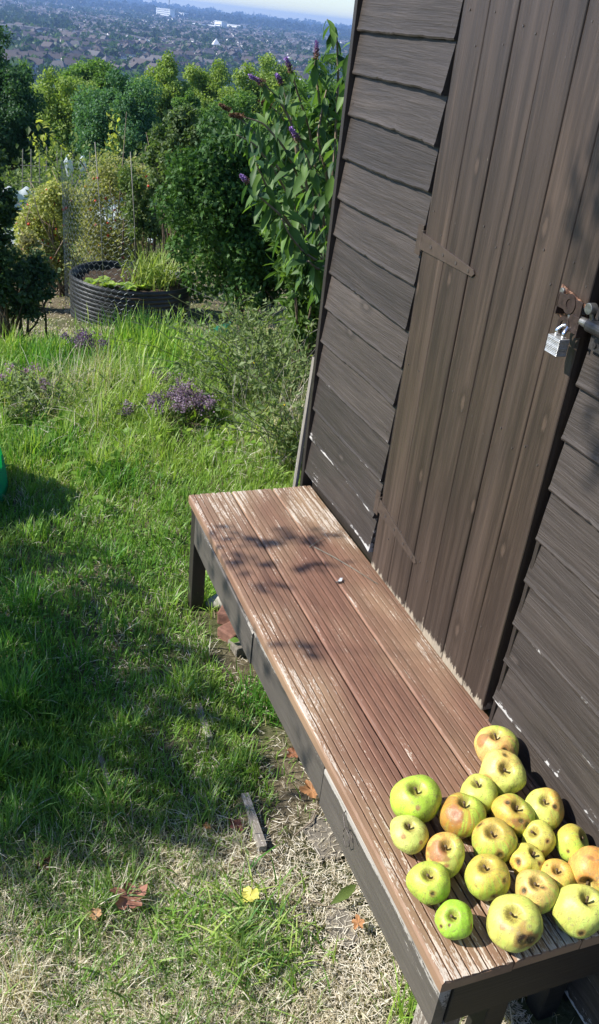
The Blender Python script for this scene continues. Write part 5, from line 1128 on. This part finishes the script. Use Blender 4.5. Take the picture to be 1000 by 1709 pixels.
first = [None] * 5; pts = []
cnt = 0; placed = []
for k in range(20000):
    if cnt >= 280: break
    az = rngT.uniform(.045, .43); d = rngT.uniform(850, 1650) ; x, y = CAM[0] + d * math.sin(az), d * math.cos(az)
    if math.sin(x * .013 + 1) * math.sin(y * .009) < -.45: continue
    if any((x - a) ** 2 + (y - b) ** 2 < 15 ** 2 for a, b in placed): continue
    placed.append((x, y)); z = float(gz(x, y)) + .2; i_ = int(rngT.choice(5, p=[.3, .2, .15, .15, .2])); mb, ms, lb = PROT[i_]
    if first[i_] is None: o = mb.build('house', ms); first[i_] = o
    else: o = first[i_].copy(); COL.objects.link(o)
    row = math.sin(x * .006) * 1.2 + math.cos(y * .004); o.location = (x, y, z); o.rotation_euler = (0, 0, row + rngT.choice([0, 1.57, 3.14]) + rngT.normal(0, .08)); sc_ = rngT.uniform(.95, 1.45); o.scale = (sc_, sc_, sc_)
    tag(o, lb, 'house', 'houses in the town in the valley'); cnt += 1
# the many farther houses
V_ = []; P4 = []; P3 = []; m4 = []; m3 = []; nb = 0; NH = 5500
for k in range(NH):
    az = rngT.uniform(-.0, .46); d = 1600 * (4.2 ** rngT.uniform(0, 1)) ** .95; x, y = CAM[0] + d * math.sin(az), d * math.cos(az)
    if math.sin(x * .006 + 1) * math.sin(y * .0022) < -.4: continue
    z = float(gz(x, y)); w_, d_, h_, rh = rngT.uniform(9, 22), 8, 5.4, 3.3; r = rngT.uniform(0, 3.14); c, s = math.cos(r), math.sin(r); big = d / 1600 * .55 + .5
    L = np.array([(-w_/2,-4,-1),(w_/2,-4,-1),(w_/2,4,-1),(-w_/2,4,-1),(-w_/2,-4,h_),(w_/2,-4,h_),(w_/2,4,h_),(-w_/2,4,h_),(-w_/2,0,h_+rh),(w_/2,0,h_+rh)]) * min(big, 1.3)
    V_.append(np.stack([x + L[:,0]*c - L[:,1]*s, y + L[:,0]*s + L[:,1]*c, z + L[:,2]], 1)); wall = int(rngT.uniform() < .72); rf = 2 + int(rngT.uniform() < .45)
    P4 += [(nb+0,nb+1,nb+5,nb+4),(nb+2,nb+3,nb+7,nb+6),(nb+1,nb+2,nb+6,nb+5),(nb+3,nb+0,nb+4,nb+7),(nb+4,nb+5,nb+9,nb+8),(nb+6,nb+7,nb+8,nb+9)]; m4 += [wall]*4 + [rf]*2
    P3 += [(nb+5,nb+6,nb+9),(nb+7,nb+4,nb+8)]; m3 += [wall]*2; nb += 10
o = npmesh('distant_houses', np.concatenate(V_), [np.array(P3), np.array(P4)], [M['house_brick'], M['house_wall'], M['roof_red'], M['roof_grey']], mi=m3 + m4); tag(o, 'countless small houses of the town farther out in the valley', 'houses', kind='stuff')
# trees among the houses
def far_trees(n, d0, d1, per, size, name, label, cl, seed):
    r = np.random.default_rng(seed); az = r.uniform(-.03, .50, n); d = d0 * (d1 / d0) ** r.uniform(0, 1, n); x = CAM[0] + d * np.sin(az); y = d * np.cos(az); z = gz(x, y); R_ = size * r.uniform(.6, 1.4, n) * (.7 + .5 * (d / d0) ** .5)
    m_ = n * per; dd = rdir(m_, r); dd[:, 2] = np.abs(dd[:, 2]) * 1.1 - .15; Rr = np.repeat(R_, per); P = np.stack([np.repeat(x, per), np.repeat(y, per), np.repeat(z + R_ * .55, per)], 1) + dd * Rr[:, None] * np.array([1, 1, .85]) * r.uniform(.7, 1.05, (m_, 1))
    V, q = scatter(LEAF4 * np.array([1.9, 1, 1]), LEAF4P, P, rdir(m_, r), norm(dd + .5 * r.normal(size=(m_, 3))), Rr * r.uniform(.5, .9, m_)); tv = np.repeat(r.uniform(0, 1, n), per)
    o = npmesh(name, V, q, M['leafv'], col=np.repeat(cmix(cl[0], cl[1], np.clip(tv * .7 + r.uniform(0, .3, m_), 0, 1)), 4, axis=0)); tag(o, label, 'trees', kind='stuff')
far_trees(1600, 780, 1800, 36, 4.2, 'town_trees', 'mass of dark green trees between the houses of the near town', ((.02, .05, .018), (.075, .13, .04)), 1)
far_trees(2700, 1700, 5200, 16, 6.2, 'town_trees', 'mass of dark trees between the houses of the far town', ((.014, .034, .015), (.045, .08, .03)), 2)
far_trees(2400, 4500, 9000, 14, 15, 'distant_woods', 'dark blue woods along the horizon', ((.008, .018, .012), (.02, .04, .02)), 3)
# large pale buildings
def bigbuilding(px, py, w_, h_, d_, label, name='large_building', mat='white', flat=True, roofm='roof_grey', az=None):
    p = ghit(px, py); root = empty(name, tuple(p), label, 'building'); root.rotation_euler = (0, 0, -math.atan2(p[0], p[1]) - .75); x, y, z = 0, 0, 0
    def loc(mb, nm, m): o = mb.build(nm, m); o.parent = root
    mb = MB(); mb.box(-w_/2, w_/2, -d_/2, d_/2, -3, h_); loc(mb, 'wall', M[mat])
    mb = MB()
    if flat: mb.box(-w_/2-1, w_/2+1, -d_/2-1, d_/2+1, h_+.02, h_+1.6)
    else: mb.add([(-w_/2-.5,-d_/2-.5,h_+.01),(w_/2+.5,-d_/2-.5,h_+.01),(w_/2+.5,d_/2+.5,h_+.01),(-w_/2-.5,d_/2+.5,h_+.01),(-w_/2-.5,0,h_*1.35),(w_/2+.5,0,h_*1.35)], [np.array([(0,1,5,4),(2,3,4,5),(0,3,2,1)]), np.array([(1,2,5),(3,0,4)])])
    loc(mb, 'roof', M[roofm])
    for k in range(max(1, int(h_ // 7))): mb = MB(); mb.box(-w_/2+2, w_/2-2, -d_/2-.3, -d_/2-.05, 2.5 + k * 7, 4.5 + k * 7); loc(mb, 'window_band', M['winglass'])
    return p
pb = bigbuilding(276, 31, 80, 36, 30, 'tallest white block with flat roof far off near the horizon', roofm='white')
bigbuilding(298, 32, 90, 26, 30, 'lower white block joined to the right of the tallest white block', roofm='white')
bigbuilding(235, 19, 80, 24, 30, 'small white building on the horizon left of the tall white block', roofm='white')
bigbuilding(325, 47, 90, 15, 40, 'pale grey warehouse left of the white warehouse in the middle distance', 'warehouse', 'white', False)
bigbuilding(368, 52, 30, 26, 25, 'bright white end block of the warehouses', 'warehouse', 'white', True, 'white')
bigbuilding(350, 50, 70, 13, 30, 'low white warehouse in the middle of the town', 'warehouse', 'white', True, 'white')
bigbuilding(392, 52, 70, 17, 30, 'warehouse with a tan fascia right of the white block', 'warehouse', 'house_wall', True, 'white')
bigbuilding(450, 62, 120, 8, 40, 'long low grey roofed warehouse towards the right of the town', 'warehouse', 'house_wall', True, 'roof_grey')
bigbuilding(500, 70, 60, 8, 30, 'low buff building near the flower spikes on the right of the town', 'warehouse', 'house_wall', True, 'white')
bigbuilding(42, 60, 60, 10, 30, 'pale low building at the far left of the town', 'warehouse', 'house_wall', False, 'roof_grey')
# church with pointed roof
p = ghit(360, 85); root = empty('church', tuple(p), 'small church with a pale pointed spire among the houses', 'church')
mb = MB(); mb.box(-6, 6, -5, 5, -2, 9); o = mb.build('wall', M['house_wall']); o.parent = root
mb = MB(); mb.add([(-6.5,-5.5,9.02),(6.5,-5.5,9.02),(6.5,5.5,9.02),(-6.5,5.5,9.02),(0,0,19)], [np.array([(0,1,4),(1,2,4),(2,3,4),(3,0,4)]), np.array([(0,3,2,1)])]); o = mb.build('spire', M['white']); o.parent = root
# crane
p = pb + [22, 30, 0]; cr = empty('tower_crane', tuple(p), 'thin tower crane standing behind the tall white block', 'crane')
mb = MB(); mb.box(-1.3, 1.3, -1.3, 1.3, 0, 88); o = mb.build('mast', M['roof_grey']); o.parent = cr
mb = MB(); mb.box(-28, 52, -1, 1, 82, 84.2); o = mb.build('jib', M['roof_grey']); o.parent = cr
def pylon(px, py, h_, label):
    p = ghit(px, py); root = empty('pylon', tuple(p), label, 'pylon', 'masts on the horizon'); mb = MB()
    for a, b in ((-1, -1), (1, -1), (1, 1), (-1, 1)): mb.tube([(a * 4, b * 4, 0), (a * .6, b * .6, h_)], .7, 4)
    for z, w_ in ((h_ * .7, 10), (h_ * .85, 8)): mb.box(-w_, w_, -.4, .4, z, z + 1.2)
    o = mb.build('lattice', M['roof_grey']); o.parent = root
pylon(356, 27, 62, 'left mast on the horizon'); pylon(423, 33, 62, 'right mast on the horizon')
p = ghit(168, 6); mb = MB(); mb.tube([(0, 0, -2), (0, 0, 60)], [3, 2], 10); o = mb.build('chimney_stack', M['house_wall']); o.location = p; tag(o, 'thin chimney stack on the horizon at the left', 'chimney')
